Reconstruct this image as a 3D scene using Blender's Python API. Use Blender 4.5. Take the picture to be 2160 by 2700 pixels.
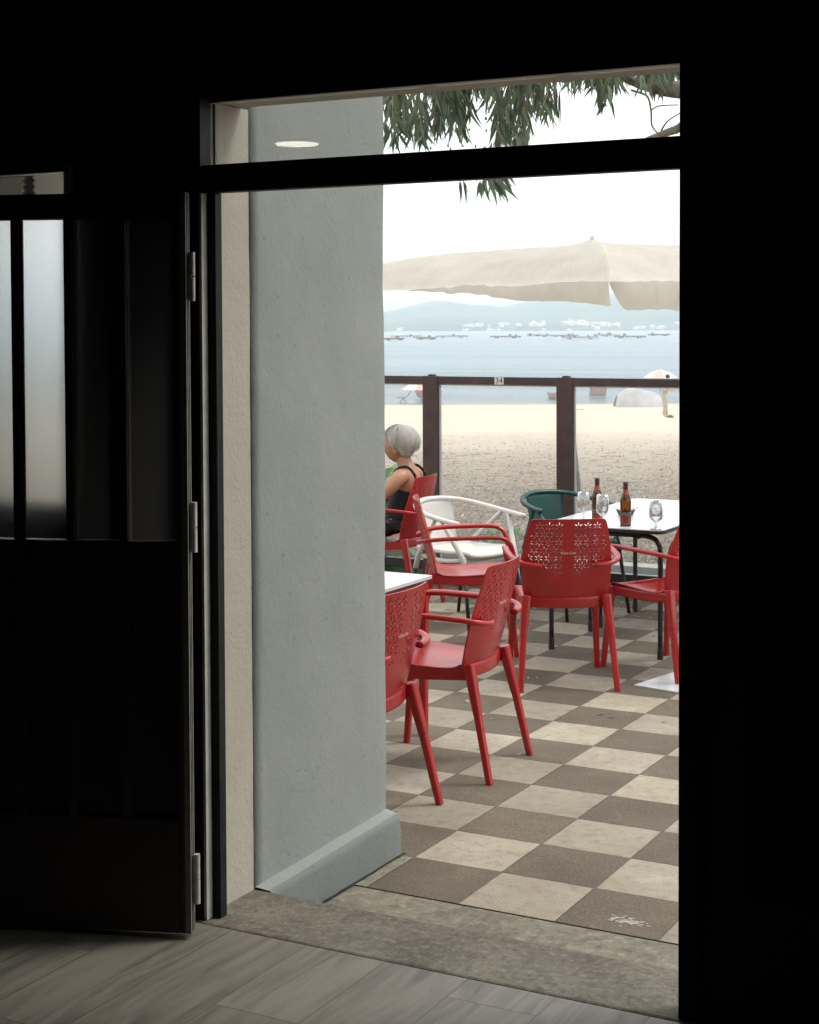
import bpy, bmesh, math, random
from mathutils import Vector, Matrix
from mathutils.noise import noise as pnoise
random.seed(7)
for o in list(bpy.data.objects): bpy.data.objects.remove(o)
scene = bpy.context.scene
COL = scene.collection
V = Vector
PI = math.pi

# ------------------------------------------------------------------ camera
# world axes: +X along the facade (to the right), +Y out towards the sea, Z up, terrace floor at z = 0
FPX, PITCH, ROLL, CY, TH, EYE = 4259.5, .0332, -.0040, 1004.7, .4913, 1.8289
def cam_to_world(x, y, z):
    c, s = math.cos(TH), math.sin(TH)
    return V((x*c - y*s, x*s + y*c, z))
_f = cam_to_world(0, math.cos(PITCH), -math.sin(PITCH))
_r0 = cam_to_world(1, 0, 0); _d0 = -cam_to_world(0, math.sin(PITCH), math.cos(PITCH))
CR = _r0*math.cos(ROLL) - _d0*math.sin(ROLL)
CD = _r0*math.sin(ROLL) + _d0*math.cos(ROLL)
CF = _f; CP = V((0, 0, EYE))
def at(px, py, d):
    """point at depth d (metres) seen at photo pixel px, py"""
    return CP + (CF + CR*(px-1080)/FPX + CD*(py-CY)/FPX)*d
def dscale(d): return d/FPX            # metres per photo pixel at depth d
cam = bpy.data.cameras.new('camera'); co = bpy.data.objects.new('camera', cam); COL.objects.link(co)
m = Matrix.Identity(4)
for i in range(3):
    m[i][0] = CR[i]; m[i][1] = -CD[i]; m[i][2] = -CF[i]; m[i][3] = CP[i]
co.matrix_world = m
cam.sensor_fit = 'HORIZONTAL'; cam.sensor_width = 36; cam.lens = FPX/2160*36
cam.shift_y = -(1350-CY)/2160
cam.clip_start = .05; cam.clip_end = 20000
scene.camera = co

# ------------------------------------------------------------------ world, sun, exposure
SUN_EL, SUN_AZ = math.radians(55), math.radians(48)    # azimuth from +Y (sea) towards +X
w = bpy.data.worlds.new('World'); scene.world = w; w.use_nodes = True
nt = w.node_tree; nt.nodes.clear()
out = nt.nodes.new('ShaderNodeOutputWorld')
sky = nt.nodes.new('ShaderNodeTexSky'); sky.sky_type = 'NISHITA'; sky.sun_disc = False
sky.sun_elevation = SUN_EL; sky.sun_rotation = SUN_AZ; sky.air_density = 1.2; sky.dust_density = 4; sky.ozone_density = 1.5
bg1 = nt.nodes.new('ShaderNodeBackground'); bg1.inputs[1].default_value = .12
nt.links.new(sky.outputs[0], bg1.inputs[0])
tc = nt.nodes.new('ShaderNodeTexCoord'); mp = nt.nodes.new('ShaderNodeMapping'); mp.inputs['Scale'].default_value = (1.2, 1.2, 5)
ns = nt.nodes.new('ShaderNodeTexNoise'); ns.inputs['Scale'].default_value = 1.6; ns.inputs['Detail'].default_value = 6
nt.links.new(tc.outputs['Generated'], mp.inputs[0]); nt.links.new(mp.outputs[0], ns.inputs[0])
rp = nt.nodes.new('ShaderNodeValToRGB')
rp.color_ramp.elements[0].position = .3; rp.color_ramp.elements[0].color = (.86, .90, .95, 1)
rp.color_ramp.elements[1].position = .62; rp.color_ramp.elements[1].color = (1, .985, .955, 1)
nt.links.new(ns.outputs[0], rp.inputs[0])
bg2 = nt.nodes.new('ShaderNodeBackground'); bg2.inputs[1].default_value = 1.25
nt.links.new(rp.outputs[0], bg2.inputs[0])
mx = nt.nodes.new('ShaderNodeMixShader'); mx.inputs[0].default_value = .85
nt.links.new(bg1.outputs[0], mx.inputs[1]); nt.links.new(bg2.outputs[0], mx.inputs[2]); nt.links.new(mx.outputs[0], out.inputs[0])
sl = bpy.data.lights.new('sun', 'SUN'); sl.energy = 1.3; sl.angle = math.radians(14); sl.color = (1, .96, .9)
so = bpy.data.objects.new('sun', sl); COL.objects.link(so)
sd = V((math.sin(SUN_AZ)*math.cos(SUN_EL), math.cos(SUN_AZ)*math.cos(SUN_EL), math.sin(SUN_EL)))
so.rotation_euler = sd.to_track_quat('Z', 'Y').to_euler()
vs = scene.view_settings; vs.view_transform = 'Standard'; vs.look = 'None'; vs.gamma = 1; vs.exposure = .72

# ------------------------------------------------------------------ materials
def newmat(name):
    m = bpy.data.materials.new(name); m.use_nodes = True
    return m, m.node_tree, m.node_tree.nodes['Principled BSDF']
def N(nt, t, **kw):
    n = nt.nodes.new(t)
    for k, v in kw.items():
        if k in n.inputs: n.inputs[k].default_value = v
        else: setattr(n, k, v)
    return n
def L(nt, a, b): nt.links.new(a, b)
def math_n(nt, op, a, b=None):
    n = nt.nodes.new('ShaderNodeMath'); n.operation = op
    for i, x in enumerate((a, b)):
        if x is None: continue
        if isinstance(x, (int, float)): n.inputs[i].default_value = x
        else: L(nt, x, n.inputs[i])
    return n.outputs[0]
def mixc(nt, f, a, b, mode='MIX'):
    n = nt.nodes.new('ShaderNodeMix'); n.data_type = 'RGBA'; n.blend_type = mode
    for idx, x in ((0, f), (6, a), (7, b)):
        if isinstance(x, (int, float)): n.inputs[idx].default_value = x
        elif isinstance(x, tuple): n.inputs[idx].default_value = (*x[:3], 1)
        else: L(nt, x, n.inputs[idx])
    return n.outputs[2]
def ramp(nt, fac, p0, p1, c0=(0, 0, 0), c1=(1, 1, 1)):
    r = nt.nodes.new('ShaderNodeValToRGB')
    r.color_ramp.elements[0].position = p0; r.color_ramp.elements[0].color = (*c0, 1)
    r.color_ramp.elements[1].position = p1; r.color_ramp.elements[1].color = (*c1, 1)
    L(nt, fac, r.inputs[0]); return r.outputs[0]
def objcoord(nt, scale=(1, 1, 1)):
    t = nt.nodes.new('ShaderNodeTexCoord'); mp = nt.nodes.new('ShaderNodeMapping'); mp.inputs['Scale'].default_value = scale
    L(nt, t.outputs['Object'], mp.inputs[0]); return mp.outputs[0]
def noise_n(nt, co, scale, detail=4, rough=.5, dist=0):
    n = N(nt, 'ShaderNodeTexNoise', Scale=scale, Detail=detail, Roughness=rough, Distortion=dist); L(nt, co, n.inputs['Vector']); return n.outputs['Fac']
def bump(nt, bs, h, strength=.3, dist=.002):
    b = N(nt, 'ShaderNodeBump', Strength=strength, Distance=dist); L(nt, h, b.inputs['Height']); L(nt, b.outputs[0], bs.inputs['Normal'])
def simple(name, c, rough=.5, metal=0, var=.12, vscale=6, bscale=0, bstr=.2, bdist=.001, spec=.5):
    m, nt, bs = newmat(name)
    co = objcoord(nt); n = noise_n(nt, co, vscale, 5)
    d = tuple(max(0, x*(1-var*1.6)) for x in c); l = tuple(min(1, x*(1+var)) for x in c)
    L(nt, ramp(nt, n, .3, .7, d, l), bs.inputs['Base Color'])
    bs.inputs['Roughness'].default_value = rough; bs.inputs['Metallic'].default_value = metal
    bs.inputs['Specular IOR Level'].default_value = spec
    if bscale: bump(nt, bs, noise_n(nt, co, bscale, 4), bstr, bdist)
    return m
M = {}
M['red'] = simple('red_plastic', (.35, .0105, .0115), .27, var=.14, vscale=3, bscale=420, bstr=.15, bdist=.0006, spec=.55)
M['edge_alu'] = simple('dull_edge_metal', (.15, .14, .125), .6, var=.2, vscale=30)
M['green'] = simple('green_plastic', (.007, .058, .045), .36, var=.1, bscale=300, bstr=.1)
M['white_plastic'] = simple('white_plastic', (.62, .60, .55), .4, var=.06, bscale=300, bstr=.1)
M['black_metal'] = simple('black_metal', (.010, .011, .012), .38, var=.3)
M['black_edge'] = simple('black_edge', (.012, .012, .012), .5)
M['laminate'] = simple('white_laminate', (.62, .63, .66), .22, var=.05, vscale=4)
M['laminate_old'] = simple('worn_white_laminate', (.58, .59, .60), .3, var=.08, vscale=5)
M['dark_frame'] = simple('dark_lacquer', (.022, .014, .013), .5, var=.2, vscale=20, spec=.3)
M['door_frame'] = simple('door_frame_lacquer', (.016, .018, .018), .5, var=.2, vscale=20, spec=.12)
M['alu'] = simple('pale_aluminium', (.60, .585, .52), .5, metal=.0, var=.12, vscale=14)
M['hinge'] = simple('hinge_metal', (.58, .57, .53), .4, metal=.2, var=.15, vscale=30)
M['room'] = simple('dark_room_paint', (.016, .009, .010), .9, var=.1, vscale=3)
M['brown_metal'] = simple('brown_metal', (.060, .032, .027), .5, var=.22, vscale=9, bscale=200, bstr=.15)
M['number_white'] = simple('number_white', (.75, .74, .70), .5, var=.04)
M['ink'] = simple('black_ink', (.015, .015, .015), .6)
M['logo'] = simple('logo_cream', (.70, .60, .55), .5)
M['concrete_kerb'] = simple('kerb_concrete', (.30, .31, .29), .9, var=.2, vscale=5, bscale=60, bstr=.5)
M['wood_stake'] = simple('grey_wood', (.17, .16, .13), .8, var=.3, vscale=15)
M['bark'] = simple('eucalyptus_bark', (.24, .20, .16), .85, var=.45, vscale=9, bscale=30, bstr=.6, bdist=.01)
M['twig'] = simple('twig_bark', (.20, .12, .06), .8, var=.3, vscale=20)
M['pod'] = simple('eucalyptus_pod', (.24, .26, .20), .8)
M['skin'] = simple('tanned_skin', (.40, .20, .11), .5, var=.12, vscale=9, bscale=160, bstr=.12)
M['skin_far'] = simple('bather_skin', (.42, .25, .17), .6)  # even skin tone of the distant bather
M['napkin'] = simple('paper_napkin', (.72, .70, .66), .9)
M['napkin_old'] = simple('dried_white_stain', (.38, .36, .31), .9, var=.25, vscale=60)
M['ash'] = simple('black_ashtray', (.012, .012, .014), .35)
M['label_red'] = simple('red_label', (.22, .028, .022), .45, var=.35, vscale=55)
M['label_neck'] = simple('orange_red_neck_label', (.40, .05, .03), .45, var=.2, vscale=60)
M['label_grey'] = simple('grey_emblem', (.13, .115, .085), .5, var=.5, vscale=80)
M['print_red'] = simple('red_glass_print', (.55, .06, .05), .5)
M['print_gold'] = simple('gold_glass_print', (.45, .33, .12), .5)
M['cap'] = simple('dark_foil', (.03, .018, .012), .4)
M['lamp_rim'] = simple('lamp_rim', (.6, .6, .58), .5)
M['pink_cloth'] = simple('haze_paled_pink_canvas', (.66, .42, .36), .8)  # pink lightened in the colour itself to imitate haze in the fence glass
M['grey_cloth'] = simple('grey_tent_cloth', (.46, .45, .46), .8, var=.12, vscale=1.5)  # grey made paler so the shelter looks hazed by the glass
M['white_cloth'] = simple('white_cloth', (.78, .76, .72), .8)
M['grey_pole'] = simple('grey_pole', (.25, .27, .28), .5)
M['beige_clothes'] = simple('stone_coloured_trousers', (.38, .35, .28), .8)
M['dark_bag'] = simple('dark_bag', (.06, .055, .05), .8)
M['raft_wood'] = simple('raft_timber', (.28, .20, .15), .9)
M['house_white'] = simple('whitewashed_wall', (.80, .79, .76), .8)
M['house_roof'] = simple('pale_clay_roof', (.62, .50, .44), .8)
M['black_cloth'] = simple('black_jersey', (.008, .008, .010), .8, var=.3, bscale=200, bstr=.2)

# painted, rough render of the pillar and the reveal
def plaster(name, c, dark, rough=.85):
    m, nt, bs = newmat(name)
    co = objcoord(nt)
    a = noise_n(nt, co, 1.3, 6, .6); b = noise_n(nt, co, 9, 6, .65)
    col = mixc(nt, ramp(nt, a, .35, .7), dark, c)
    col = mixc(nt, math_n(nt, 'MULTIPLY', ramp(nt, b, .50, .75), .16), col, tuple(x*.72 for x in c))
    sp = noise_n(nt, co, 46, 2, .5)
    col = mixc(nt, math_n(nt, 'MULTIPLY', ramp(nt, sp, .70, .76), .6), col, tuple(x*.45 for x in c))
    # hairline cracks
    v = N(nt, 'ShaderNodeTexVoronoi', Scale=1.05); v.feature = 'DISTANCE_TO_EDGE'
    wr = N(nt, 'ShaderNodeTexNoise', Scale=5.0, Detail=6.0); L(nt, co, wr.inputs['Vector'])
    va = nt.nodes.new('ShaderNodeVectorMath'); va.operation = 'MULTIPLY_ADD'; va.inputs[1].default_value = (.35, .35, .35)
    L(nt, wr.outputs['Color'], va.inputs[0]); L(nt, co, va.inputs[2]); L(nt, va.outputs[0], v.inputs['Vector'])
    cr = ramp(nt, v.outputs['Distance'], .0, .0035, (1, 1, 1), (0, 0, 0))
    cm = math_n(nt, 'MULTIPLY', cr, ramp(nt, noise_n(nt, co, .9, 2), .52, .60))
    col = mixc(nt, math_n(nt, 'MULTIPLY', cm, .14), col, tuple(x*.5 for x in c))
    L(nt, col, bs.inputs['Base Color']); bs.inputs['Roughness'].default_value = rough
    h = math_n(nt, 'ADD', math_n(nt, 'MULTIPLY', noise_n(nt, co, 70, 5, .6), .55), math_n(nt, 'MULTIPLY', noise_n(nt, co, 7, 5, .6), 1.3))
    h = math_n(nt, 'SUBTRACT', h, math_n(nt, 'MULTIPLY', cm, .35))
    bump(nt, bs, h, .55, .006)
    return m
M['blue_plaster'] = plaster('grey_blue_plaster', (.272, .288, .270), (.230, .246, .230))
M['base_plaster'] = plaster('darker_blue_plaster', (.190, .204, .190), (.148, .162, .151))
M['ledge'] = plaster('pale_ledge_paint', (.29, .31, .29), (.235, .255, .24))
M['cream_plaster'] = plaster('cream_plaster', (.44, .405, .335), (.39, .355, .29))

# chequered terrace paving
def paving():
    m, nt, bs = newmat('chequered_terrace_slabs')
    t = nt.nodes.new('ShaderNodeTexCoord'); sep = nt.nodes.new('ShaderNodeSeparateXYZ'); L(nt, t.outputs['Object'], sep.inputs[0])
    TX, TY, S = -2.2635, 4.5386, 1/3
    u = math_n(nt, 'DIVIDE', math_n(nt, 'SUBTRACT', sep.outputs[0], TX), S)
    v = math_n(nt, 'DIVIDE', math_n(nt, 'SUBTRACT', sep.outputs[1], TY), S)
    fu = math_n(nt, 'FLOOR', u); fv = math_n(nt, 'FLOOR', v)
    par = math_n(nt, 'FLOORED_MODULO', math_n(nt, 'ADD', fu, fv), 2.0)       # 0 light, 1 dark
    cell = nt.nodes.new('ShaderNodeCombineXYZ'); L(nt, fu, cell.inputs[0]); L(nt, fv, cell.inputs[1])
    wn = nt.nodes.new('ShaderNodeTexWhiteNoise'); wn.noise_dimensions = '3D'; L(nt, cell.outputs[0], wn.inputs['Vector'])
    co = t.outputs['Object']
    big = noise_n(nt, co, 2.2, 6, .6); fine = noise_n(nt, co, 95, 4, .8); mid = noise_n(nt, co, 24, 6, .7); blot = noise_n(nt, co, 7, 7, .7, .8)
    # ribbed light slabs: the ribs turn with the slab
    rib_dir = math_n(nt, 'ADD', math_n(nt, 'MULTIPLY', u, math_n(nt, 'SUBTRACT', math_n(nt, 'MULTIPLY', math_n(nt, 'GREATER_THAN', wn.outputs[0], .35), 2.0), 1.0)), v)
    rib = math_n(nt, 'SINE', math_n(nt, 'MULTIPLY', math_n(nt, 'ADD', rib_dir, math_n(nt, 'MULTIPLY', mid, .06)), 118.0))
    ribm = math_n(nt, 'MULTIPLY', ramp(nt, rib, .35, 1.0), ramp(nt, noise_n(nt, co, 10, 5, .7), .38, .62))
    light = mixc(nt, ramp(nt, big, .3, .72), (.275, .238, .175), (.375, .338, .265))
    light = mixc(nt, math_n(nt, 'MULTIPLY', ribm, .55), light, (.17, .135, .09))
    dark = mixc(nt, ramp(nt, big, .3, .72), (.082, .062, .041), (.142, .114, .078))
    dark = mixc(nt, math_n(nt, 'MULTIPLY', ramp(nt, fine, .52, .66), .55), dark, (.26, .215, .15))
    dark = mixc(nt, math_n(nt, 'MULTIPLY', ramp(nt, fine, .36, .46, (1, 1, 1), (0, 0, 0)), .6), dark, (.05, .036, .024))
    light = mixc(nt, math_n(nt, 'MULTIPLY', ramp(nt, fine, .34, .46, (1, 1, 1), (0, 0, 0)), .45), light, (.19, .155, .10))
    light = mixc(nt, math_n(nt, 'MULTIPLY', ramp(nt, blot, .50, .66), .45), light, (.235, .19, .125))
    light = mixc(nt, math_n(nt, 'MULTIPLY', ramp(nt, blot, .30, .42, (1, 1, 1), (0, 0, 0)), .35), light, (.52, .475, .38))
    dark = mixc(nt, math_n(nt, 'MULTIPLY', ramp(nt, blot, .30, .46, (1, 1, 1), (0, 0, 0)), .45), dark, (.21, .17, .115))
    col = mixc(nt, par, light, dark)
    # slab to slab variation
    var = math_n(nt, 'ADD', math_n(nt, 'MULTIPLY', wn.outputs[0], .34), .80)
    vc = nt.nodes.new('ShaderNodeCombineColor'); [L(nt, var, vc.inputs[i]) for i in range(3)]
    col = mixc(nt, 1.0, col, vc.outputs[0], 'MULTIPLY')
    col = mixc(nt, math_n(nt, 'MULTIPLY', ramp(nt, mid, .50, .66), .36), col, (.085, .065, .048))
    # joints
    def edge(x):
        f = math_n(nt, 'FRACT', math_n(nt, 'ADD', x, math_n(nt, 'MULTIPLY', math_n(nt, 'SUBTRACT', mid, .5), .025)))
        return math_n(nt, 'MINIMUM', f, math_n(nt, 'SUBTRACT', 1.0, f))
    e = math_n(nt, 'MINIMUM', edge(u), edge(v))
    j = ramp(nt, math_n(nt, 'SUBTRACT', e, math_n(nt, 'MULTIPLY', ramp(nt, blot, .5, .75), .012)), .003, .014, (1, 1, 1), (0, 0, 0))
    col = mixc(nt, math_n(nt, 'MULTIPLY', j, .8), col, (.075, .058, .04))
    L(nt, col, bs.inputs['Base Color']); bs.inputs['Roughness'].default_value = .82
    h = math_n(nt, 'ADD', math_n(nt, 'MULTIPLY', fine, .4), math_n(nt, 'MULTIPLY', mid, .5))
    h = math_n(nt, 'SUBTRACT', h, math_n(nt, 'MULTIPLY', ribm, .35))
    h = math_n(nt, 'SUBTRACT', h, math_n(nt, 'MULTIPLY', j, 1.5))
    bump(nt, bs, h, .5, .003)
    return m
M['paving'] = paving()
def stone(name, c1, c2, c3, sc=1.0):
    m, nt, bs = newmat(name); co = objcoord(nt)
    a = noise_n(nt, co, 3*sc, 7, .65, .6); b = noise_n(nt, co, 42*sc, 5, .8); c = noise_n(nt, co, 14*sc, 6, .7)
    col = mixc(nt, ramp(nt, a, .32, .68), c1, c2)
    col = mixc(nt, math_n(nt, 'MULTIPLY', ramp(nt, c, .48, .66), .55), col, c3)
    col = mixc(nt, math_n(nt, 'MULTIPLY', ramp(nt, b, .53, .66), .65), col, tuple(min(1, x*1.55) for x in c2))
    col = mixc(nt, math_n(nt, 'MULTIPLY', ramp(nt, b, .34, .47, (1, 1, 1), (0, 0, 0)), .7), col, tuple(x*.4 for x in c1))
    L(nt, col, bs.inputs['Base Color']); bs.inputs['Roughness'].default_value = .8
    bump(nt, bs, math_n(nt, 'ADD', b, c), .5, .003)
    return m
M['granite'] = stone('granite_sill', (.098, .085, .062), (.180, .162, .124), (.055, .047, .035))
M['concrete'] = stone('worn_concrete', (.145, .130, .094), (.225, .204, .152), (.078, .066, .045), .6)
# wood-look floor tiles indoors
def planks():
    m, nt, bs = newmat('greige_wood_look_tiles')
    t = nt.nodes.new('ShaderNodeTexCoord'); sep = nt.nodes.new('ShaderNodeSeparateXYZ'); L(nt, t.outputs['Object'], sep.inputs[0])
    u = math_n(nt, 'DIVIDE', math_n(nt, 'ADD', sep.outputs[0], 2.593), .25)
    fu = math_n(nt, 'FLOOR', u)
    off = math_n(nt, 'FRACT', math_n(nt, 'MULTIPLY', fu, .37))
    v = math_n(nt, 'ADD', math_n(nt, 'DIVIDE', math_n(nt, 'SUBTRACT', sep.outputs[1], 3.762), 1.2), off)
    fv = math_n(nt, 'FLOOR', v)
    cell = nt.nodes.new('ShaderNodeCombineXYZ'); L(nt, fu, cell.inputs[0]); L(nt, fv, cell.inputs[1])
    wn = nt.nodes.new('ShaderNodeTexWhiteNoise'); wn.noise_dimensions = '3D'; L(nt, cell.outputs[0], wn.inputs['Vector'])
    mp = nt.nodes.new('ShaderNodeMapping'); mp.inputs['Scale'].default_value = (9, 1.1, 1)
    sh = nt.nodes.new('ShaderNodeVectorMath'); sh.operation = 'MULTIPLY_ADD'; sh.inputs[1].default_value = (7, 7, 7)
    L(nt, wn.outputs['Color'], sh.inputs[0]); L(nt, t.outputs['Object'], sh.inputs[2]); L(nt, sh.outputs[0], mp.inputs[0])
    g = noise_n(nt, mp.outputs[0], 1.6, 8, .62, 1.3)
    mp2 = nt.nodes.new('ShaderNodeMapping'); mp2.inputs['Scale'].default_value = (40, 3, 1); L(nt, sh.outputs[0], mp2.inputs[0])
    g2 = noise_n(nt, mp2.outputs[0], 1.5, 5, .6, .4)
    col = mixc(nt, ramp(nt, g, .34, .60), (.098, .094, .076), (.200, .184, .145))
    col = mixc(nt, math_n(nt, 'MULTIPLY', ramp(nt, g, .26, .40, (1, 1, 1), (0, 0, 0)), .75), col, (.055, .065, .062))
    col = mixc(nt, math_n(nt, 'MULTIPLY', ramp(nt, g2, .48, .70), .35), col, (.15, .14, .11))
    var = math_n(nt, 'ADD', math_n(nt, 'MULTIPLY', wn.outputs[0], .22), .86)
    vc = nt.nodes.new('ShaderNodeCombineColor'); [L(nt, var, vc.inputs[i]) for i in range(3)]
    col = mixc(nt, 1.0, col, vc.outputs[0], 'MULTIPLY')
    def edge(x, w):
        f = math_n(nt, 'FRACT', x); return math_n(nt, 'DIVIDE', math_n(nt, 'MINIMUM', f, math_n(nt, 'SUBTRACT', 1.0, f)), w)
    e = math_n(nt, 'MINIMUM', edge(u, .009), edge(v, .0019))
    j = ramp(nt, e, .6, 1.0, (1, 1, 1), (0, 0, 0))
    col = mixc(nt, j, col, (.085, .065, .045))
    L(nt, col, bs.inputs['Base Color']); bs.inputs['Roughness'].default_value = .46
    bump(nt, bs, math_n(nt, 'SUBTRACT', math_n(nt, 'MULTIPLY', g2, .25), j), .35, .002)
    return m
M['planks'] = planks()
# beach: leaf litter and earth near the terrace, clean sand farther out
def sand():
    m, nt, bs = newmat('beach_sand'); t = nt.nodes.new('ShaderNodeTexCoord')
    sep = nt.nodes.new('ShaderNodeSeparateXYZ'); L(nt, t.outputs['Object'], sep.inputs[0]); co = t.outputs['Object']
    sx = math_n(nt, 'ADD', math_n(nt, 'MULTIPLY', sep.outputs[0], -.472), math_n(nt, 'MULTIPLY', sep.outputs[1], .882))
    big = noise_n(nt, co, .25, 6, .6)
    s2 = math_n(nt, 'ADD', sx, math_n(nt, 'MULTIPLY', math_n(nt, 'SUBTRACT', big, .5), 14.0))
    mr = nt.nodes.new('ShaderNodeMapRange'); mr.inputs[1].default_value = 13; mr.inputs[2].default_value = 50; mr.inputs[3].default_value = 1; mr.inputs[4].default_value = 0
    L(nt, s2, mr.inputs[0])
    fine = noise_n(nt, co, 14, 8, .75); mid = noise_n(nt, co, 2.2, 7, .7); grit = noise_n(nt, co, 55, 4, .7)
    clean = mixc(nt, ramp(nt, mid, .3, .7), (.55, .475, .37), (.65, .575, .46))
    clean = mixc(nt, math_n(nt, 'MULTIPLY', ramp(nt, fine, .60, .70), .35), clean, (.34, .27, .19))
    earth = mixc(nt, ramp(nt, fine, .36, .62), (.036, .028, .018), (.135, .108, .072))
    earth = mixc(nt, math_n(nt, 'MULTIPLY', ramp(nt, grit, .55, .66), .45), earth, (.34, .27, .18))
    strk = nt.nodes.new('ShaderNodeMapping'); strk.inputs['Rotation'].default_value = (0, 0, -TH); strk.inputs['Scale'].default_value = (1.2, 7, 1); L(nt, co, strk.inputs[0])
    sn = noise_n(nt, strk.outputs[0], 2.6, 7, .75, .5)
    earth = mixc(nt, math_n(nt, 'MULTIPLY', ramp(nt, sn, .54, .64), .6), earth, (.30, .24, .16))
    earth = mixc(nt, math_n(nt, 'MULTIPLY', ramp(nt, sn, .36, .46, (1, 1, 1), (0, 0, 0)), .7), earth, (.055, .041, .027))
    clean = mixc(nt, math_n(nt, 'MULTIPLY', ramp(nt, sn, .42, .60, (1, 1, 1), (0, 0, 0)), .30), clean, (.40, .33, .235))
    f = math_n(nt, 'MULTIPLY', mr.outputs[0], math_n(nt, 'ADD', .55, math_n(nt, 'MULTIPLY', fine, 1.0)))
    col = mixc(nt, f, clean, earth)
    wet = nt.nodes.new('ShaderNodeMapRange'); wet.inputs[1].default_value = 98; wet.inputs[2].default_value = 104; L(nt, sx, wet.inputs[0])
    col = mixc(nt, math_n(nt, 'MULTIPLY', wet.outputs[0], .6), col, (.25, .21, .16))
    L(nt, col, bs.inputs['Base Color']); bs.inputs['Roughness'].default_value = .95
    bump(nt, bs, math_n(nt, 'ADD', fine, math_n(nt, 'MULTIPLY', mid, 3.0)), .7, .03)
    return m
M['sand'] = sand()
def sea():
    m, nt, bs = newmat('sea_water'); co = objcoord(nt, (1, 1, 1))
    # object axes are turned so that x runs along the crests
    mp = nt.nodes.new('ShaderNodeMapping'); mp.inputs['Rotation'].default_value = (0, 0, -TH); mp.inputs['Scale'].default_value = (.25, 1, 1); L(nt, co, mp.inputs[0])
    a = noise_n(nt, mp.outputs[0], .9, 6, .65); b = noise_n(nt, mp.outputs[0], .05, 5, .6)
    c_ = nt.nodes.new('ShaderNodeMapping'); c_.inputs['Rotation'].default_value = (0, 0, -TH); c_.inputs['Scale'].default_value = (.06, 1, 1); L(nt, co, c_.inputs[0])
    st_ = noise_n(nt, c_.outputs[0], .12, 7, .7)
    L(nt, mixc(nt, ramp(nt, st_, .40, .60), (.035, .09, .12), (.13, .20, .225)), bs.inputs['Base Color'])
    bs.inputs['Roughness'].default_value = .22; bs.inputs['IOR'].default_value = 1.33
    bump(nt, bs, math_n(nt, 'ADD', a, math_n(nt, 'MULTIPLY', st_, 1.5)), 1.0, .6)
    return m
M['sea'] = sea()
def hill_m():
    m, nt, bs = newmat('wooded_hillside'); co = objcoord(nt)
    a = noise_n(nt, co, .0035, 7, .6); b = noise_n(nt, co, .03, 6, .7)
    col = mixc(nt, ramp(nt, a, .4, .62), (.030, .055, .030), (.10, .11, .065))
    col = mixc(nt, ramp(nt, b, .5, .7), col, (.16, .15, .10))
    L(nt, col, bs.inputs['Base Color']); bs.inputs['Roughness'].default_value = 1
    return m
M['hill'] = hill_m()
def canvas():
    m, nt, bs = newmat('beige_parasol_canvas'); co = objcoord(nt)
    mp = nt.nodes.new('ShaderNodeMapping'); mp.inputs['Rotation'].default_value = (0, .45, .3); mp.inputs['Scale'].default_value = (5.5, 1.2, .7); L(nt, co, mp.inputs[0])
    a = noise_n(nt, mp.outputs[0], 2.2, 6, .6, .8); b = noise_n(nt, co, 3, 5, .6)
    col = mixc(nt, ramp(nt, b, .3, .7), (.72, .68, .605), (.82, .78, .705))
    L(nt, col, bs.inputs['Base Color']); bs.inputs['Roughness'].default_value = .85
    bump(nt, bs, a, .6, .03)
    tr = N(nt, 'ShaderNodeBsdfTranslucent'); L(nt, col, tr.inputs[0])
    mxs = nt.nodes.new('ShaderNodeMixShader'); mxs.inputs[0].default_value = .55
    L(nt, bs.outputs[0], mxs.inputs[1]); L(nt, tr.outputs[0], mxs.inputs[2]); L(nt, mxs.outputs[0], nt.nodes['Material Output'].inputs[0])
    return m
M['canvas'] = canvas()
def leafmat(name, c1, c2, tfac=.22):
    m, nt, bs = newmat(name); oi = nt.nodes.new('ShaderNodeNewGeometry')
    col = mixc(nt, oi.outputs['Random Per Island'], c1, c2)
    L(nt, col, bs.inputs['Base Color']); bs.inputs['Roughness'].default_value = .48
    tr = N(nt, 'ShaderNodeBsdfTranslucent'); L(nt, col, tr.inputs[0])
    mxs = nt.nodes.new('ShaderNodeMixShader'); mxs.inputs[0].default_value = tfac
    L(nt, bs.outputs[0], mxs.inputs[1]); L(nt, tr.outputs[0], mxs.inputs[2]); L(nt, mxs.outputs[0], nt.nodes['Material Output'].inputs[0])
    return m
M['leaf'] = leafmat('eucalyptus_leaves', (.055, .080, .045), (.17, .22, .135), .35)
M['plant'] = leafmat('green_plant_leaves', (.10, .22, .06), (.20, .36, .12), .35)
M['litter'] = leafmat('dry_leaf_litter', (.085, .062, .038), (.42, .335, .225), .15)
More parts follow.
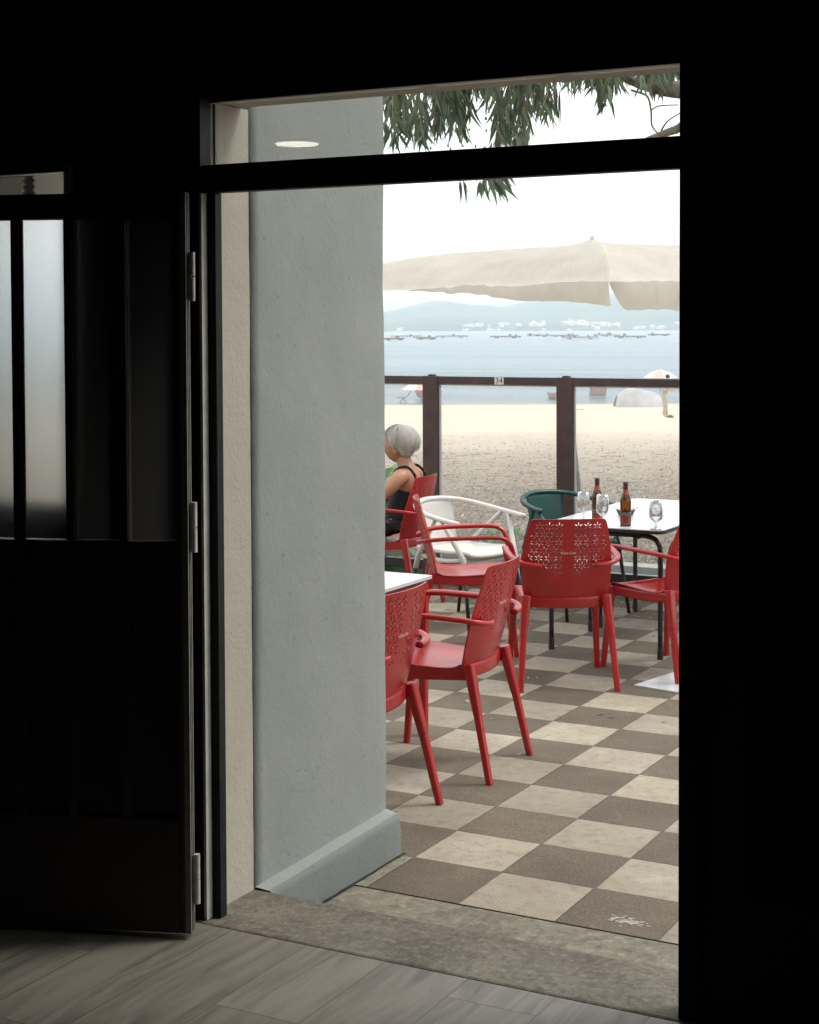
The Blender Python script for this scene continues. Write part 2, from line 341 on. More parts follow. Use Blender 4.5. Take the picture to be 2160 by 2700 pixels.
def glassmat(name, tint, dirt, gloss=.08, rough=.0, dcol=(.8, .82, .82)):
    m, nt, bs = newmat(name)
    t = N(nt, 'ShaderNodeBsdfTransparent'); t.inputs[0].default_value = (*tint, 1)
    g = N(nt, 'ShaderNodeBsdfGlossy', Roughness=rough); g.inputs[0].default_value = (1, 1, 1, 1)
    d = N(nt, 'ShaderNodeBsdfTranslucent'); d.inputs[0].default_value = (*dcol, 1)
    lw = N(nt, 'ShaderNodeFresnel', IOR=1.5)
    m1 = nt.nodes.new('ShaderNodeMixShader'); L(nt, math_n(nt, 'MULTIPLY', lw.outputs[0], gloss/.04), m1.inputs[0]); L(nt, t.outputs[0], m1.inputs[1]); L(nt, g.outputs[0], m1.inputs[2])
    m2 = nt.nodes.new('ShaderNodeMixShader')
    co = objcoord(nt); L(nt, math_n(nt, 'MULTIPLY', ramp(nt, noise_n(nt, co, 3, 5), .2, .8, (.7, .7, .7)), dirt), m2.inputs[0])
    L(nt, m1.outputs[0], m2.inputs[1]); L(nt, d.outputs[0], m2.inputs[2]); L(nt, m2.outputs[0], nt.nodes['Material Output'].inputs[0])
    return m
M['pane'] = glassmat('salt_hazed_glass', (.98, .985, .985), .09, .035)
M['clear'] = glassmat('clear_window_glass', (.985, .992, .988), .006, .035)
def realglass(name, c, rough=0.0, ior=1.45):
    m, nt, bs = newmat(name)
    bs.inputs['Base Color'].default_value = (*c, 1); bs.inputs['Transmission Weight'].default_value = 1
    bs.inputs['Roughness'].default_value = rough; bs.inputs['IOR'].default_value = ior
    return m
M['bottle'] = glassmat('amber_bottle_glass', (.50, .27, .05), .30, .06, .05, (.10, .05, .008))
M['goblet'] = glassmat('goblet_glass', (.92, .93, .92), .10, .14, .04)
def frostmat():
    m, nt, bs = newmat('frosted_door_glass')
    bs.inputs['Base Color'].default_value = (1, .985, .955, 1); bs.inputs['Transmission Weight'].default_value = 1
    bs.inputs['Roughness'].default_value = .40; bs.inputs['IOR'].default_value = 1.14
    co = objcoord(nt); bump(nt, bs, noise_n(nt, co, 260, 3), .25, .001)
    tr = N(nt, 'ShaderNodeBsdfTranslucent'); tr.inputs[0].default_value = (.97, .97, .95, 1)
    mxs = nt.nodes.new('ShaderNodeMixShader'); mxs.inputs[0].default_value = .0
    L(nt, bs.outputs[0], mxs.inputs[1]); L(nt, tr.outputs[0], mxs.inputs[2]); L(nt, mxs.outputs[0], nt.nodes['Material Output'].inputs[0])
    return m
M['frosted'] = frostmat()
def patterned():
    m, nt, bs = newmat('floral_black_skirt'); co = objcoord(nt)
    v = N(nt, 'ShaderNodeTexVoronoi', Scale=48.0); L(nt, co, v.inputs['Vector'])
    f = ramp(nt, v.outputs['Distance'], .22, .34, (1, 1, 1), (0, 0, 0))
    f = math_n(nt, 'MULTIPLY', f, ramp(nt, noise_n(nt, co, 22, 3), .45, .58))
    L(nt, mixc(nt, f, (.010, .009, .011), (.40, .25, .23)), bs.inputs['Base Color']); bs.inputs['Roughness'].default_value = .8
    return m
M['floral'] = patterned()
def hairmat():
    m, nt, bs = newmat('silver_hair'); co = objcoord(nt, (60, 18, 8))
    a = noise_n(nt, co, 1.5, 6, .65, 1.2)
    L(nt, ramp(nt, a, .3, .7, (.34, .325, .29), (.86, .84, .79)), bs.inputs['Base Color']); bs.inputs['Roughness'].default_value = .55
    tr = N(nt, 'ShaderNodeBsdfTranslucent'); tr.inputs[0].default_value = (.72, .69, .64, 1)
    mxs = nt.nodes.new('ShaderNodeMixShader'); mxs.inputs[0].default_value = .45
    L(nt, bs.outputs[0], mxs.inputs[1]); L(nt, tr.outputs[0], mxs.inputs[2]); L(nt, mxs.outputs[0], nt.nodes['Material Output'].inputs[0])
    return m
M['hair'] = hairmat()
def emis(name, c, s):
    m, nt, bs = newmat(name); bs.inputs['Emission Color'].default_value = (*c, 1); bs.inputs['Emission Strength'].default_value = s
    bs.inputs['Base Color'].default_value = (.8, .8, .8, 1); return m
M['lamp_on'] = emis('lit_ceiling_lamp', (1, .93, .78), 4.5)

# ------------------------------------------------------------------ object helpers
def tag(o, label=None, cat=None, group=None, kind=None):
    if label: o['label'] = label
    if cat: o['category'] = cat
    if group: o['group'] = group
    if kind: o['kind'] = kind
    return o
def thing(name, label, cat, loc=(0, 0, 0), rz=0, group=None):
    o = bpy.data.objects.new(name, None); COL.objects.link(o); o.location = loc; o.rotation_euler = (0, 0, rz)
    o.empty_display_size = .1
    return tag(o, label, cat, group)
def obj(name, bm, mat, parent=None, smooth=False, bevel=0, mats=None):
    me = bpy.data.meshes.new(name)
    bmesh.ops.recalc_face_normals(bm, faces=bm.faces[:])
    bm.to_mesh(me); bm.free()
    for mm in (mats or [mat]): me.materials.append(M[mm] if isinstance(mm, str) else mm)
    if smooth:
        for p in me.polygons: p.use_smooth = True
    o = bpy.data.objects.new(name, me); COL.objects.link(o)
    if parent: o.parent = parent
    if bevel:
        b = o.modifiers.new('bevel', 'BEVEL'); b.width = bevel; b.segments = 2; b.limit_method = 'ANGLE'; b.angle_limit = math.radians(40)
    return o
def box(bm, x0, x1, y0, y1, z0, z1):
    vs = [bm.verts.new((x, y, z)) for z in (z0, z1) for y in (y0, y1) for x in (x0, x1)]
    for f in ((0, 2, 3, 1), (4, 5, 7, 6), (0, 1, 5, 4), (2, 6, 7, 3), (0, 4, 6, 2), (1, 3, 7, 5)):
        bm.faces.new([vs[i] for i in f])
    return vs
def mbox(*b):
    bm = bmesh.new(); box(bm, *b); return bm
def smooth_path(pts, n=6):
    pts = [V(p) for p in pts]; P = [pts[0]*2-pts[1]] + pts + [pts[-1]*2-pts[-2]]; r = []
    for i in range(1, len(P)-2):
        for k in range(n):
            t = k/n; a, b, c, d = P[i-1], P[i], P[i+1], P[i+2]
            r.append(.5*((2*b) + (c-a)*t + (2*a-5*b+4*c-d)*t*t + (3*b-a-3*c+d)*t**3))
    r.append(pts[-1]); return r
def sweep(bm, pts, w, h=None, n=8, up=None, taper=None, sq=1.0, smooth=0):
    """tube of section w x h (full sizes) along pts; sq<1 makes it squarer; up = reference for the h axis"""
    if smooth: pts = smooth_path(pts, smooth)
    pts = [V(p) for p in pts]; h = h or w; rings = []
    ref = V(up) if up else V((0, 0, 1))
    for i, p in enumerate(pts):
        t = (pts[min(i+1, len(pts)-1)] - pts[max(i-1, 0)]).normalized()
        if up is None and abs(t.z) > .9 and i == 0: ref = V((0, 1, 0))
        s = t.cross(ref)
        if s.length < 1e-3: s = t.cross(V((0, 1, .01)))
        s.normalize(); q = s.cross(t).normalized()
        if up is None: ref = q
        k = 1 if taper is None else taper[0] + (taper[1]-taper[0])*i/(len(pts)-1)
        ring = []
        for j in range(n):
            a = 2*PI*(j+.5)/n; ca, sa = math.cos(a), math.sin(a)
            ca = math.copysign(abs(ca)**sq, ca); sa = math.copysign(abs(sa)**sq, sa)
            ring.append(bm.verts.new(p + s*(ca*w*k/2) + q*(sa*h*k/2)))
        rings.append(ring)
    for a, b in zip(rings, rings[1:]):
        for j in range(n): bm.faces.new((a[j], a[(j+1) % n], b[(j+1) % n], b[j]))
    bm.faces.new(rings[0][::-1]); bm.faces.new(rings[-1])
def swept(*a, **k):
    bm = bmesh.new(); sweep(bm, *a, **k); return bm
def lathe(bm, prof, n=24, c=(0, 0, 0), caps=True):
    c = V(c); rings = [[bm.verts.new(c + V((r*math.cos(2*PI*j/n), r*math.sin(2*PI*j/n), z))) for j in range(n)] for r, z in prof]
    for a, b in zip(rings, rings[1:]):
        for j in range(n): bm.faces.new((a[j], a[(j+1) % n], b[(j+1) % n], b[j]))
    if caps: bm.faces.new(rings[0][::-1]); bm.faces.new(rings[-1])
def lathed(*a, **k):
    bm = bmesh.new(); lathe(bm, *a, **k); return bm
def grid_surface(bm, fn, nu, nv, thick=0):
    """fn(s,t) -> Vector; optional thickness along the normal"""
    P = [[V(fn(i/nu, j/nv)) for j in range(nv+1)] for i in range(nu+1)]
    def nrm(i, j):
        a = P[min(i+1, nu)][j]-P[max(i-1, 0)][j]; b = P[i][min(j+1, nv)]-P[i][max(j-1, 0)]
        return a.cross(b).normalized()
    top = [[bm.verts.new(P[i][j]) for j in range(nv+1)] for i in range(nu+1)]
    for i in range(nu):
        for j in range(nv): bm.faces.new((top[i][j], top[i+1][j], top[i+1][j+1], top[i][j+1]))
    if thick:
        bot = [[bm.verts.new(P[i][j]-nrm(i, j)*thick) for j in range(nv+1)] for i in range(nu+1)]
        for i in range(nu):
            for j in range(nv): bm.faces.new((bot[i][j], bot[i][j+1], bot[i+1][j+1], bot[i+1][j]))
        for i in range(nu):
            bm.faces.new((top[i][0], bot[i][0], bot[i+1][0], top[i+1][0])); bm.faces.new((top[i][nv], top[i+1][nv], bot[i+1][nv], bot[i][nv]))
        for j in range(nv):
            bm.faces.new((top[0][j], top[0][j+1], bot[0][j+1], bot[0][j])); bm.faces.new((top[nu][j], bot[nu][j], bot[nu][j+1], top[nu][j+1]))
def text_mesh(txt, size, extrude=.0006, shear=0, align='CENTER'):
    cu = bpy.data.curves.new('t', 'FONT'); cu.body = txt; cu.size = size; cu.extrude = extrude; cu.shear = shear
    cu.align_x = align; cu.align_y = 'CENTER'
    o = bpy.data.objects.new('t', cu); COL.objects.link(o)
    dg = bpy.context.evaluated_depsgraph_get(); me = bpy.data.meshes.new_from_object(o.evaluated_get(dg))
    bm = bmesh.new(); bm.from_mesh(me); bpy.data.objects.remove(o); bpy.data.meshes.remove(me)
    return bm
def copy_tree(o, parent=None):
    c = o.copy(); COL.objects.link(c)
    if parent: c.parent = parent
    for ch in list(o.children): copy_tree(ch, c)
    return c
def struct(name, bm, mat, **k): return tag(obj(name, bm, mat, **k), kind='structure')
def baked(o, name, mat, parent=None):
    """evaluate modifiers of o into a plain mesh object"""
    dg = bpy.context.evaluated_depsgraph_get(); dg.update()
    me = bpy.data.meshes.new_from_object(o.evaluated_get(dg)); bpy.data.objects.remove(o)
    me.materials.clear(); me.materials.append(M[mat])
    for p in me.polygons: p.use_smooth = True
    me.name = name
    n = bpy.data.objects.new(name, me); COL.objects.link(n)
    if parent: n.parent = parent
    return n
def skin_bm(chains, sub=2):
    """chains: list of [(point, radius), ...]; separate limbs are fused later by remeshing"""
    total = bmesh.new()
    for ch in chains:
        me = bpy.data.meshes.new('s'); me.from_pydata([tuple(p) for p, r in ch], [(i, i+1) for i in range(len(ch)-1)], [])
        o = bpy.data.objects.new('s', me); COL.objects.link(o)
        o.modifiers.new('skin', 'SKIN')
        sv = me.skin_vertices[0].data
        for i, (p, r) in enumerate(ch):
            rr = r if isinstance(r, tuple) else (r, r); sv[i].radius = rr
        sv[0].use_root = True
        s = o.modifiers.new('sub', 'SUBSURF'); s.levels = sub; s.render_levels = sub
        dg = bpy.context.evaluated_depsgraph_get(); e = bpy.data.meshes.new_from_object(o.evaluated_get(dg))
        total.from_mesh(e); bpy.data.objects.remove(o)
    return total
def fused(bm, name, mat, voxel, parent=None, smooth_it=6):
    me = bpy.data.meshes.new(name); bm.to_mesh(me); bm.free()
    o = bpy.data.objects.new(name, me); COL.objects.link(o)
    r = o.modifiers.new('r', 'REMESH'); r.mode = 'VOXEL'; r.voxel_size = voxel
    s = o.modifiers.new('s', 'SMOOTH'); s.iterations = smooth_it; s.factor = .5
    return baked(o, name, mat, parent)

# ================================================================== SETTING
GZ = -.08
def depth_s(x, y): return -.4718*x + .8817*y
def ground_z(s): return GZ - max(0, s-11.5)*.03302
bm = bmesh.new()
ss = [-40, -10, 0, 6, 9, 10, 10.5, 11, 11.5] + [11.5+.5*i for i in range(1, 24)] + [24+2*i for i in range(40)] + [108, 115, 130, 160]
xs = [-160+10*i for i in range(33)]
rows = []
for s in ss:
    row = []
    for x in xs:
        p = cam_to_world(x, s, 0)
        z = ground_z(s) + (.06*pnoise(V((x*.12, s*.12, 0))) if s > 14 else 0)
        row.append(bm.verts.new((p.x, p.y, z)))
    rows.append(row)
for a, b in zip(rows, rows[1:]):
    for i in range(len(xs)-1): bm.faces.new((a[i], a[i+1], b[i+1], b[i]))
struct('beach', bm, 'sand', smooth=True)
bm = bmesh.new()
sv_ = [(-7500, 85), (7500, 85), (7500, 8500), (-7500, 8500)]
bm.faces.new([bm.verts.new((*cam_to_world(x, s, 0).xy, -3.2)) for x, s in sv_])
struct('sea', bm, 'sea')
# terrace slab, concrete strip, granite sill, indoor floor
struct('terrace_paving', mbox(-12, 4, 4.5386, 10.14, GZ-.1, 0), 'paving')
struct('concrete_strip', mbox(-12, 4, 3.97, 4.5386, GZ-.1, -.003), 'concrete')
bm = mbox(-2.732, -1.20, 3.762, 4.068, -.1, .122)
struct('granite_doorstep', bm, 'granite', bevel=.010)
struct('indoor_floor', mbox(-8, 2.2, -4.5, 3.758, -.1, .120), 'planks')

# hills beyond the bay
def ridge(name, d0, pts, depth, seed):
    """pts: (photo x, photo y of the crest); the hill rises from the shore at depth d0"""
    bm = bmesh.new(); n = 160; m = 10; R = []
    for i in range(n+1):
        px = -1400 + 5200*i/n
        k = max(j for j in range(len(pts)) if pts[j][0] <= px); k = min(k, len(pts)-2)
        t = (px-pts[k][0])/(pts[k+1][0]-pts[k][0]); t = t*t*(3-2*t)
        py = pts[k][1]*(1-t)+pts[k+1][1]*t + 3.5*pnoise(V((px*.012, seed, 0))) + 1.2*pnoise(V((px*.05, seed, 3)))
        dc = d0+depth; zc = max(8, EYE + (863-py)/FPX*dc)
        row = []
        for j in range(m+1):
            f = j/m; s = d0 + depth*f*1.35
            prof = math.sin(min(f*1.35, 1)*PI/2)**1.25 if f*1.35 <= 1 else 1-.6*(f*1.35-1)/.35
            z = -3.6 + (zc+3.6)*prof*(1+.10*pnoise(V((px*.01, f*4, seed)))*(1 if 0 < f*1.35 < .98 else 0))
            p = cam_to_world((px-1080)/FPX*dc*(.55+.45*min(f*1.35, 1)) if False else (px-1080)/FPX*dc, s, 0)
            row.append(bm.verts.new((p.x, p.y, z)))
        R.append(row)
    for a, b in zip(R, R[1:]):
        for j in range(m): bm.faces.new((a[j], b[j], b[j+1], a[j+1]))
    return tag(obj(name, bm, 'hill', smooth=True), kind='structure')
ridge('hills', 2050, [(-1500, 820), (600, 812), (1000, 828), (1060, 812), (1150, 797), (1250, 808), (1300, 812), (1400, 795), (1500, 782), (1620, 778), (1700, 790), (1850, 800), (2300, 780), (4000, 830)], 1900, 1.7)
ridge('coastal_hills', 1990, [(-1500, 866), (700, 862), (1000, 861), (1150, 866), (1330, 862), (1450, 864), (1560, 859), (1700, 866), (1790, 857), (2300, 855), (4000, 866)], 330, 5.1)

# ------------------------------------------------------------------ building shell
W0, W1 = 3.84, 4.00        # inner and outer face of the front wall
HEAD = 2.487
def wall(name, parts, mat, label, cat='wall'):
    bm = bmesh.new()
    for p in parts: box(bm, *p)
    return tag(obj(name, bm, mat), label, cat)
LW0, LW1, LB, LT = -4.75, -3.22, 1.23, 2.345      # left window opening
t = thing('front_wall', 'dark indoor front wall with the doorway and the side window cut into it', 'wall', (0, 0, 0))
bm = bmesh.new()
box(bm, -8, LW0, W0, W1-.01, -.1, 3.0)
box(bm, LW1, -2.724, W0, W1-.01, -.1, 3.0)
box(bm, LW0, LW1, W0, W1-.01, -.1, LB)
box(bm, LW0, LW1, W0, W1-.01, LT, 3.0)
box(bm, -2.724, -.35, W0, W1-.01, HEAD, 3.0)
box(bm, -.35, 2.3, W0, W1-.01, -.1, 3.0)
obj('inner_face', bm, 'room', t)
bm = bmesh.new()
box(bm, -8.2, LW0, W1-.008, W1+.02, -.2, 3.25)
box(bm, LW1, -3.1, W1-.008, W1+.02, -.2, 3.25)
box(bm, LW0, LW1, W1-.008, W1+.02, -.2, LB)
box(bm, LW0, LW1, W1-.008, W1+.02, LT, 3.25)
box(bm, -2.7235, -.35, W1-.008, W1+.02, HEAD+.002, 3.25)
box(bm, -.35, 2.3, W1-.008, W1+.02, -.2, 3.25)
obj('outer_render', bm, 'cream_plaster', t)
obj('head_reveal', mbox(-2.7215, -.352, 3.86, W1+.018, HEAD-.004, HEAD-.001), 'cream_plaster', t)
obj('side_reveal', mbox(-2.7238, -2.7135, 3.846, 4.0555, .1225, HEAD-.006), 'cream_plaster', t)
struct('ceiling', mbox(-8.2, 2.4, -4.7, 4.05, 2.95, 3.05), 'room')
struct('roof', mbox(-8.4, 2.6, -4.9, 4.10, 3.06, 3.30), 'concrete')
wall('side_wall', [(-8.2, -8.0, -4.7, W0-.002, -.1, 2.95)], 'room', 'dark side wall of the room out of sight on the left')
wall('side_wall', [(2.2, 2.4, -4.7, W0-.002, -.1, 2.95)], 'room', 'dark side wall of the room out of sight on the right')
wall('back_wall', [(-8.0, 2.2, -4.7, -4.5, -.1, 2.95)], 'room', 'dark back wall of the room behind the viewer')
# pillar beside the door
p = thing('pillar', 'grey blue rendered pillar beside the open doorway with a low projecting plinth', 'pillar')
PX, PY0, PY1 = -2.7115, 4.0565, 4.889
def pil_surface():
    bm = bmesh.new(); nz, ny = 60, 16
    prof = []                       # outline seen from above, slightly rounded corner
    r = .009
    for i in range(ny+1): prof.append((PX, PY0 + (PY1-r-PY0)*i/ny))
    for k in range(1, 5):
        a = k/4*PI/2; prof.append((PX - r + r*math.cos(a), PY1-r + r*math.sin(a)))
    prof += [(-3.06, PY1), (-3.08, PY1-.02), (-3.08, PY0)]
    rings = []
    for j in range(nz+1):
        z = -.1 + 3.35*j/nz
        ring = []
        for i, (x, y) in enumerate(prof):
            n = .0035*pnoise(V((x*3, y*5, z*3.3))) + .0022*pnoise(V((x*9, y*14, z*11)))
            ring.append(bm.verts.new((x+n, y+(n if i > ny-1 else 0), z)))
        rings.append(ring)
    k = len(prof)
    for a, b in zip(rings, rings[1:]):
        for i in range(k): bm.faces.new((a[i], a[(i+1) % k], b[(i+1) % k], b[i]))
    bm.faces.new(rings[-1])
    return bm
obj('shaft', pil_surface(), 'blue_plaster', p, smooth=True)
def plinth():
    bm = bmesh.new(); n = 26
    xo, xi = PX+.055, PX-.006; yo = PY1+.006
    prof = [(xo+.004, -.09), (xo+.002, .02), (xo, .110), (xo-.004, .131), (xo-.012, .136)]
    def zt(y): return -.012 + .018*(y-4.07)/.82
    rings = []
    for i in range(n+1):
        y = 4.0688 + (yo-.012-4.0688)*i/n
        rings.append([bm.verts.new((x + .0035*pnoise(V((y*7, z*9, 1))), y, z + (zt(y) if z > .1 else 0) + .002*pnoise(V((y*11, z*3, 4))))) for x, z in prof])
    for k in range(1, 4):      # rounded outer corner
        a = k/3*PI/2
        rings.append([bm.verts.new((x-.014+.014*math.cos(a), yo-.014+.014*math.sin(a), z + (.006 if z > .1 else 0))) for x, z in prof])
    rings.append([bm.verts.new((-3.13, yo, z + (.006 if z > .1 else 0))) for x, z in prof])
    for a, b in zip(rings, rings[1:]):
        for j in range(len(prof)-1): bm.faces.new((a[j], b[j], b[j+1], a[j+1]))
    return bm
pl = obj('plinth', plinth(), 'base_plaster', p, smooth=True)
def ledge():
    bm = bmesh.new(); n = 26
    xo = PX+.044; yo = PY1-.004
    def zt(y): return -.012 + .018*(y-4.07)/.82
    a = [bm.verts.new((xo + .0035*pnoise(V((y*7, 1.3, 1))), y, .1355+zt(y))) for y in [4.066+(yo-4.066)*i/n for i in range(n+1)]]
    b = [bm.verts.new((PX-.01, y, .1440 + zt(y) + .004*pnoise(V((y*6, 0, 7))))) for y in [4.060+(PY1-.004-4.060)*i/n for i in range(n+1)]]
    for i in range(n): bm.faces.new((a[i], a[i+1], b[i+1], b[i]))
    c = bm.verts.new((-3.13, yo, .1415)); d = bm.verts.new((-3.13, PY1-.004, .150))
    bm.faces.new((a[-1], c, d, b[-1]))
    return bm
obj('plinth_ledge', ledge(), 'ledge', p, smooth=True)

bm = bmesh.new(); pp = []
for i in range(41):
    y = 4.07 + (PY1+.01-4.07)*i/40; pp.append((PX+.060+.003*pnoise(V((y*20, 0, 0))), y, .0012))
qq = [(PX+.071+.009*abs(pnoise(V((y*16, 5, 0)))), y, .0012) for _, y, _ in pp]
A1 = [bm.verts.new(p_) for p_ in pp]; A2 = [bm.verts.new(p_) for p_ in qq]
for i in range(40): bm.faces.new((A1[i], A2[i], A2[i+1], A1[i+1]))
struct('paving_gap', bm, 'black_edge')
struct('mortar_strip', mbox(PX+.070, -2.604, 4.5386, 4.868, -.02, .0008), 'concrete')
# ------------------------------------------------------------------ door frame with transom
fr = thing('door_frame', 'dark metal door frame with a glazed transom over the open doorway', 'door frame')
DX0, DX1 = -2.665, -1.276
FY0, FY1 = 3.762, 3.852
obj('jamb', mbox(-2.7005, -2.664, 3.809, 3.842, .1225, 2.214), 'door_frame', fr, bevel=.002)
obj('jamb_filler', mbox(-2.7300, -2.7008, 3.790, 3.842, .1225, HEAD), 'dark_frame', fr)
obj('jamb_strip', mbox(-2.7003, -2.690, 3.778, 3.808, .1225, 2.213), 'alu', fr, bevel=.002)
obj('jamb_strip', mbox(-2.7212, -2.7010, 3.8425, 3.856, 2.2945, 2.474), 'alu', fr)
obj('jamb_strip', mbox(-2.7212, -2.6960, 3.858, 3.868, 2.2945, 2.474), 'alu', fr)
bm = mbox(-2.7200, DX1-.0005, 3.800, 3.842, 2.2145, 2.294)
obj('transom_bar', bm, 'door_frame', fr, bevel=.004)
obj('jamb', mbox(DX1, DX1+.062, 3.775, 3.845, .05, HEAD), 'door_frame', fr, bevel=.003)
obj('head', mbox(-2.7205, DX1-.0005, 3.8425, 3.856, HEAD-.010, HEAD+.02), 'dark_frame', fr)
obj('transom_pane', mbox(-2.7205, DX1-.001, 3.870, 3.875, 2.2945, HEAD-.0125), 'clear', fr)
# closed second leaf to the right of the opening
t = thing('closed_door_leaf', 'closed dark door leaf with tall panels right of the open doorway', 'door')
x0 = DX1+.064; x1 = -.37
bm = bmesh.new(); box(bm, x0, x0+.10, 3.79, 3.835, .13, 2.21); box(bm, x1-.1, x1, 3.79, 3.835, .13, 2.21)
box(bm, x0+.1, x1-.1, 3.79, 3.835, 2.10, 2.21); box(bm, x0+.1, x1-.1, 3.79, 3.835, 1.02, 1.22); box(bm, x0+.1, x1-.1, 3.79, 3.835, .13, .45)
obj('leaf_frame', bm, 'dark_frame', t)
obj('light_stop_board', mbox(DX1+.030, x1+.02, 3.8455, 3.90, .02, HEAD-.002), 'dark_frame', t)  # board added behind the leaf to stop daylight leaking through its gaps
for i in range(3):
    xa = x0+.1+i*(x1-x0-.2)/3; xb = xa+(x1-x0-.2)/3
    if i: obj('mullion', mbox(xa-.011, xa+.011, 3.793, 3.832, 1.221, 2.099), 'dark_frame', t)
    obj('upper_panel', mbox(xa+.012, xb-.012, 3.806, 3.818, 1.2215, 2.0985), 'room', t)
    obj('lower_panel', mbox(xa+.012, xb-.012, 3.806, 3.818, .4515, 1.0185), 'room', t)
tag(obj('transom_panel', mbox(x0, x1, 3.80, 3.835, 2.23, HEAD-.01), 'dark_frame'), 'dark blind panel over the closed door leaf at right', 'panel')

# open door leaf at the left, folded back against the wall
HX = V((-2.664, 3.686)); LD = V((-.943, -.333)).normalized()
rz = math.atan2(LD.y, LD.x)
dl = thing('open_door_leaf', 'dark door leaf with narrow frosted panes standing open left of the doorway', 'door', (HX.x, HX.y, 0), rz)
# local x runs from the hinge side outwards, local +y points to the viewer's side
TK0, TK1 = 0.0, .045
def leaf_t(px):
    r = CF + CR*(px-1080)/FPX
    # intersect (in plan) ray from the camera with the leaf's face
    nx, ny = -LD.y, LD.x
    o = HX + V((nx, ny))*TK1
    tt = (o.x*nx + o.y*ny)/(r.x*nx + r.y*ny); q = V((r.x*tt, r.y*tt)) - o
    return q.dot(LD)
e = [0.0, leaf_t(463), leaf_t(319), leaf_t(176), leaf_t(41)]
pitch_t = (e[4]-e[1])/3
mull = [e[1] + pitch_t*k for k in range(0, 9)]
LEN = mull[8] + e[1]
ZB, ZT = .135, 2.205
bm = bmesh.new()
box(bm, .016, e[1], TK0, TK1, ZB, ZT); box(bm, mull[8], LEN, TK0, TK1, ZB, ZT)
box(bm, e[1], mull[8], TK0, TK1, 2.135, ZT); box(bm, e[1], mull[8], TK0, TK1, 1.02, 1.235); box(bm, e[1], mull[8], TK0, TK1, ZB, .455)
obj('leaf_frame', bm, 'dark_frame', dl, bevel=.003)
obj('edge_strip', mbox(.0, .0155, TK0+.004, TK0+.012, ZB, ZT), 'edge_alu', dl)
obj('edge_strip', mbox(.0, .0155, TK0+.020, TK0+.026, ZB, ZT), 'edge_alu', dl)
obj('edge_strip', mbox(.0, .0155, TK0+.034, TK0+.043, ZB, ZT), 'edge_alu', dl)
for k in range(8):
    a, b = mull[k], mull[k+1]
    if k: obj('mullion', mbox(a-.012, a+.012, TK0+.002, TK1-.002, 1.2355, 2.1345), 'dark_frame', dl, bevel=.002)
    if k: obj('lower_mullion', mbox(a-.012, a+.012, TK0+.002, TK1-.002, .4555, 1.0195), 'dark_frame', dl)
    pa = a + (.0125 if k else .0005); pb = b - (.0125 if k < 7 else .0005)
    obj('frosted_pane', mbox(pa, pb, .018, .023, 1.236, 2.134), 'frosted', dl)
    obj('lower_panel', mbox(pa, pb, .014, .030, .456, 1.019), 'room', dl)
for za, zb in ((1.905, 2.04), (1.205, 1.345), (.215, .355)):
    hg = obj('hinge', lathed([(.0085, za), (.0085, (za+zb)/2-.0015)], 14, (-.012, .022, 0)), 'hinge', dl, smooth=False)
    bm = lathed([(.0085, (za+zb)/2+.0015), (.0085, zb)], 14, (-.012, .022, 0)); box(bm, -.010, .0, .018, .026, za+.005, zb-.005)
    k = obj('hinge_knuckle', bm, 'hinge', hg)

# side window behind the open leaf, and the blind outside it
wf = thing('side_window', 'side window behind the frosted door leaf, its upper strip in view', 'window')
bm = bmesh.new()
box(bm, LW0, LW0+.05, 3.87, 3.93, LB, LT); box(bm, LW1-.045, LW1, 3.87, 3.93, LB, LT)
box(bm, LW0+.05, LW1-.045, 3.87, 3.93, LT-.035, LT); box(bm, LW0+.05, LW1-.045, 3.87, 3.93, LB, LB+.06)
obj('frame', bm, 'dark_frame', wf)
obj('frame_strip', mbox(LW1-.018, LW1-.006, 3.835, 3.869, LB, LT-.02), 'alu', wf)
obj('frame_strip', mbox(LW1+.006, LW1+.016, 3.825, 3.839, LB, LT-.02), 'alu', wf)
obj('pane', mbox(LW0+.05, LW1-.045, 3.895, 3.90, LB+.06, LT-.036), 'clear', wf)

# ------------------------------------------------------------------ ceiling lamp (seen as a reflection in the transom)
cl = thing('ceiling_lamp', 'round lit ceiling lamp mirrored as a pale oval in the transom', 'lamp', (-5.12, -.42, 2.95))
obj('rim', lathed([(.135, -.03), (.135, 0)], 40), 'lamp_rim', cl)
obj('diffuser', lathed([(.125, -.036), (.128, -.0305)], 40), 'lamp_on', cl)

# ================================================================== CHAIRS
def hw(t):      # half width of the back at arc position t (0..1)
    pts = [(0, .212), (.2, .226), (.45, .229), (.68, .219), (.88, .201), (1, .192)]
    for (a, x), (b, y) in zip(pts, pts[1:]):
        if t <= b: f = (t-a)/(b-a); return x+(y-x)*f
    return pts[-1][1]
BK = smooth_path([(0, -.203, .458), (0, -.232, .56), (0, -.262, .68), (0, -.286, .78), (0, -.302, .868)], 5)
BKL = [0]
for a, b in zip(BK, BK[1:]): BKL.append(BKL[-1]+(b-a).length)
BLEN = BKL[-1]
def back_pt(x, s, n):
    s = min(max(s, 0), BLEN); i = max(k for k in range(len(BKL)-1) if BKL[k] <= s+1e-9)
    f = (s-BKL[i])/(BKL[i+1]-BKL[i]); p = BK[i].lerp(BK[i+1], f); d = (BK[i+1]-BK[i]).normalized()
    cv = .036*(x/.22)**2
    return V((x, p.y + cv - d.z*n, p.z + d.y*n))
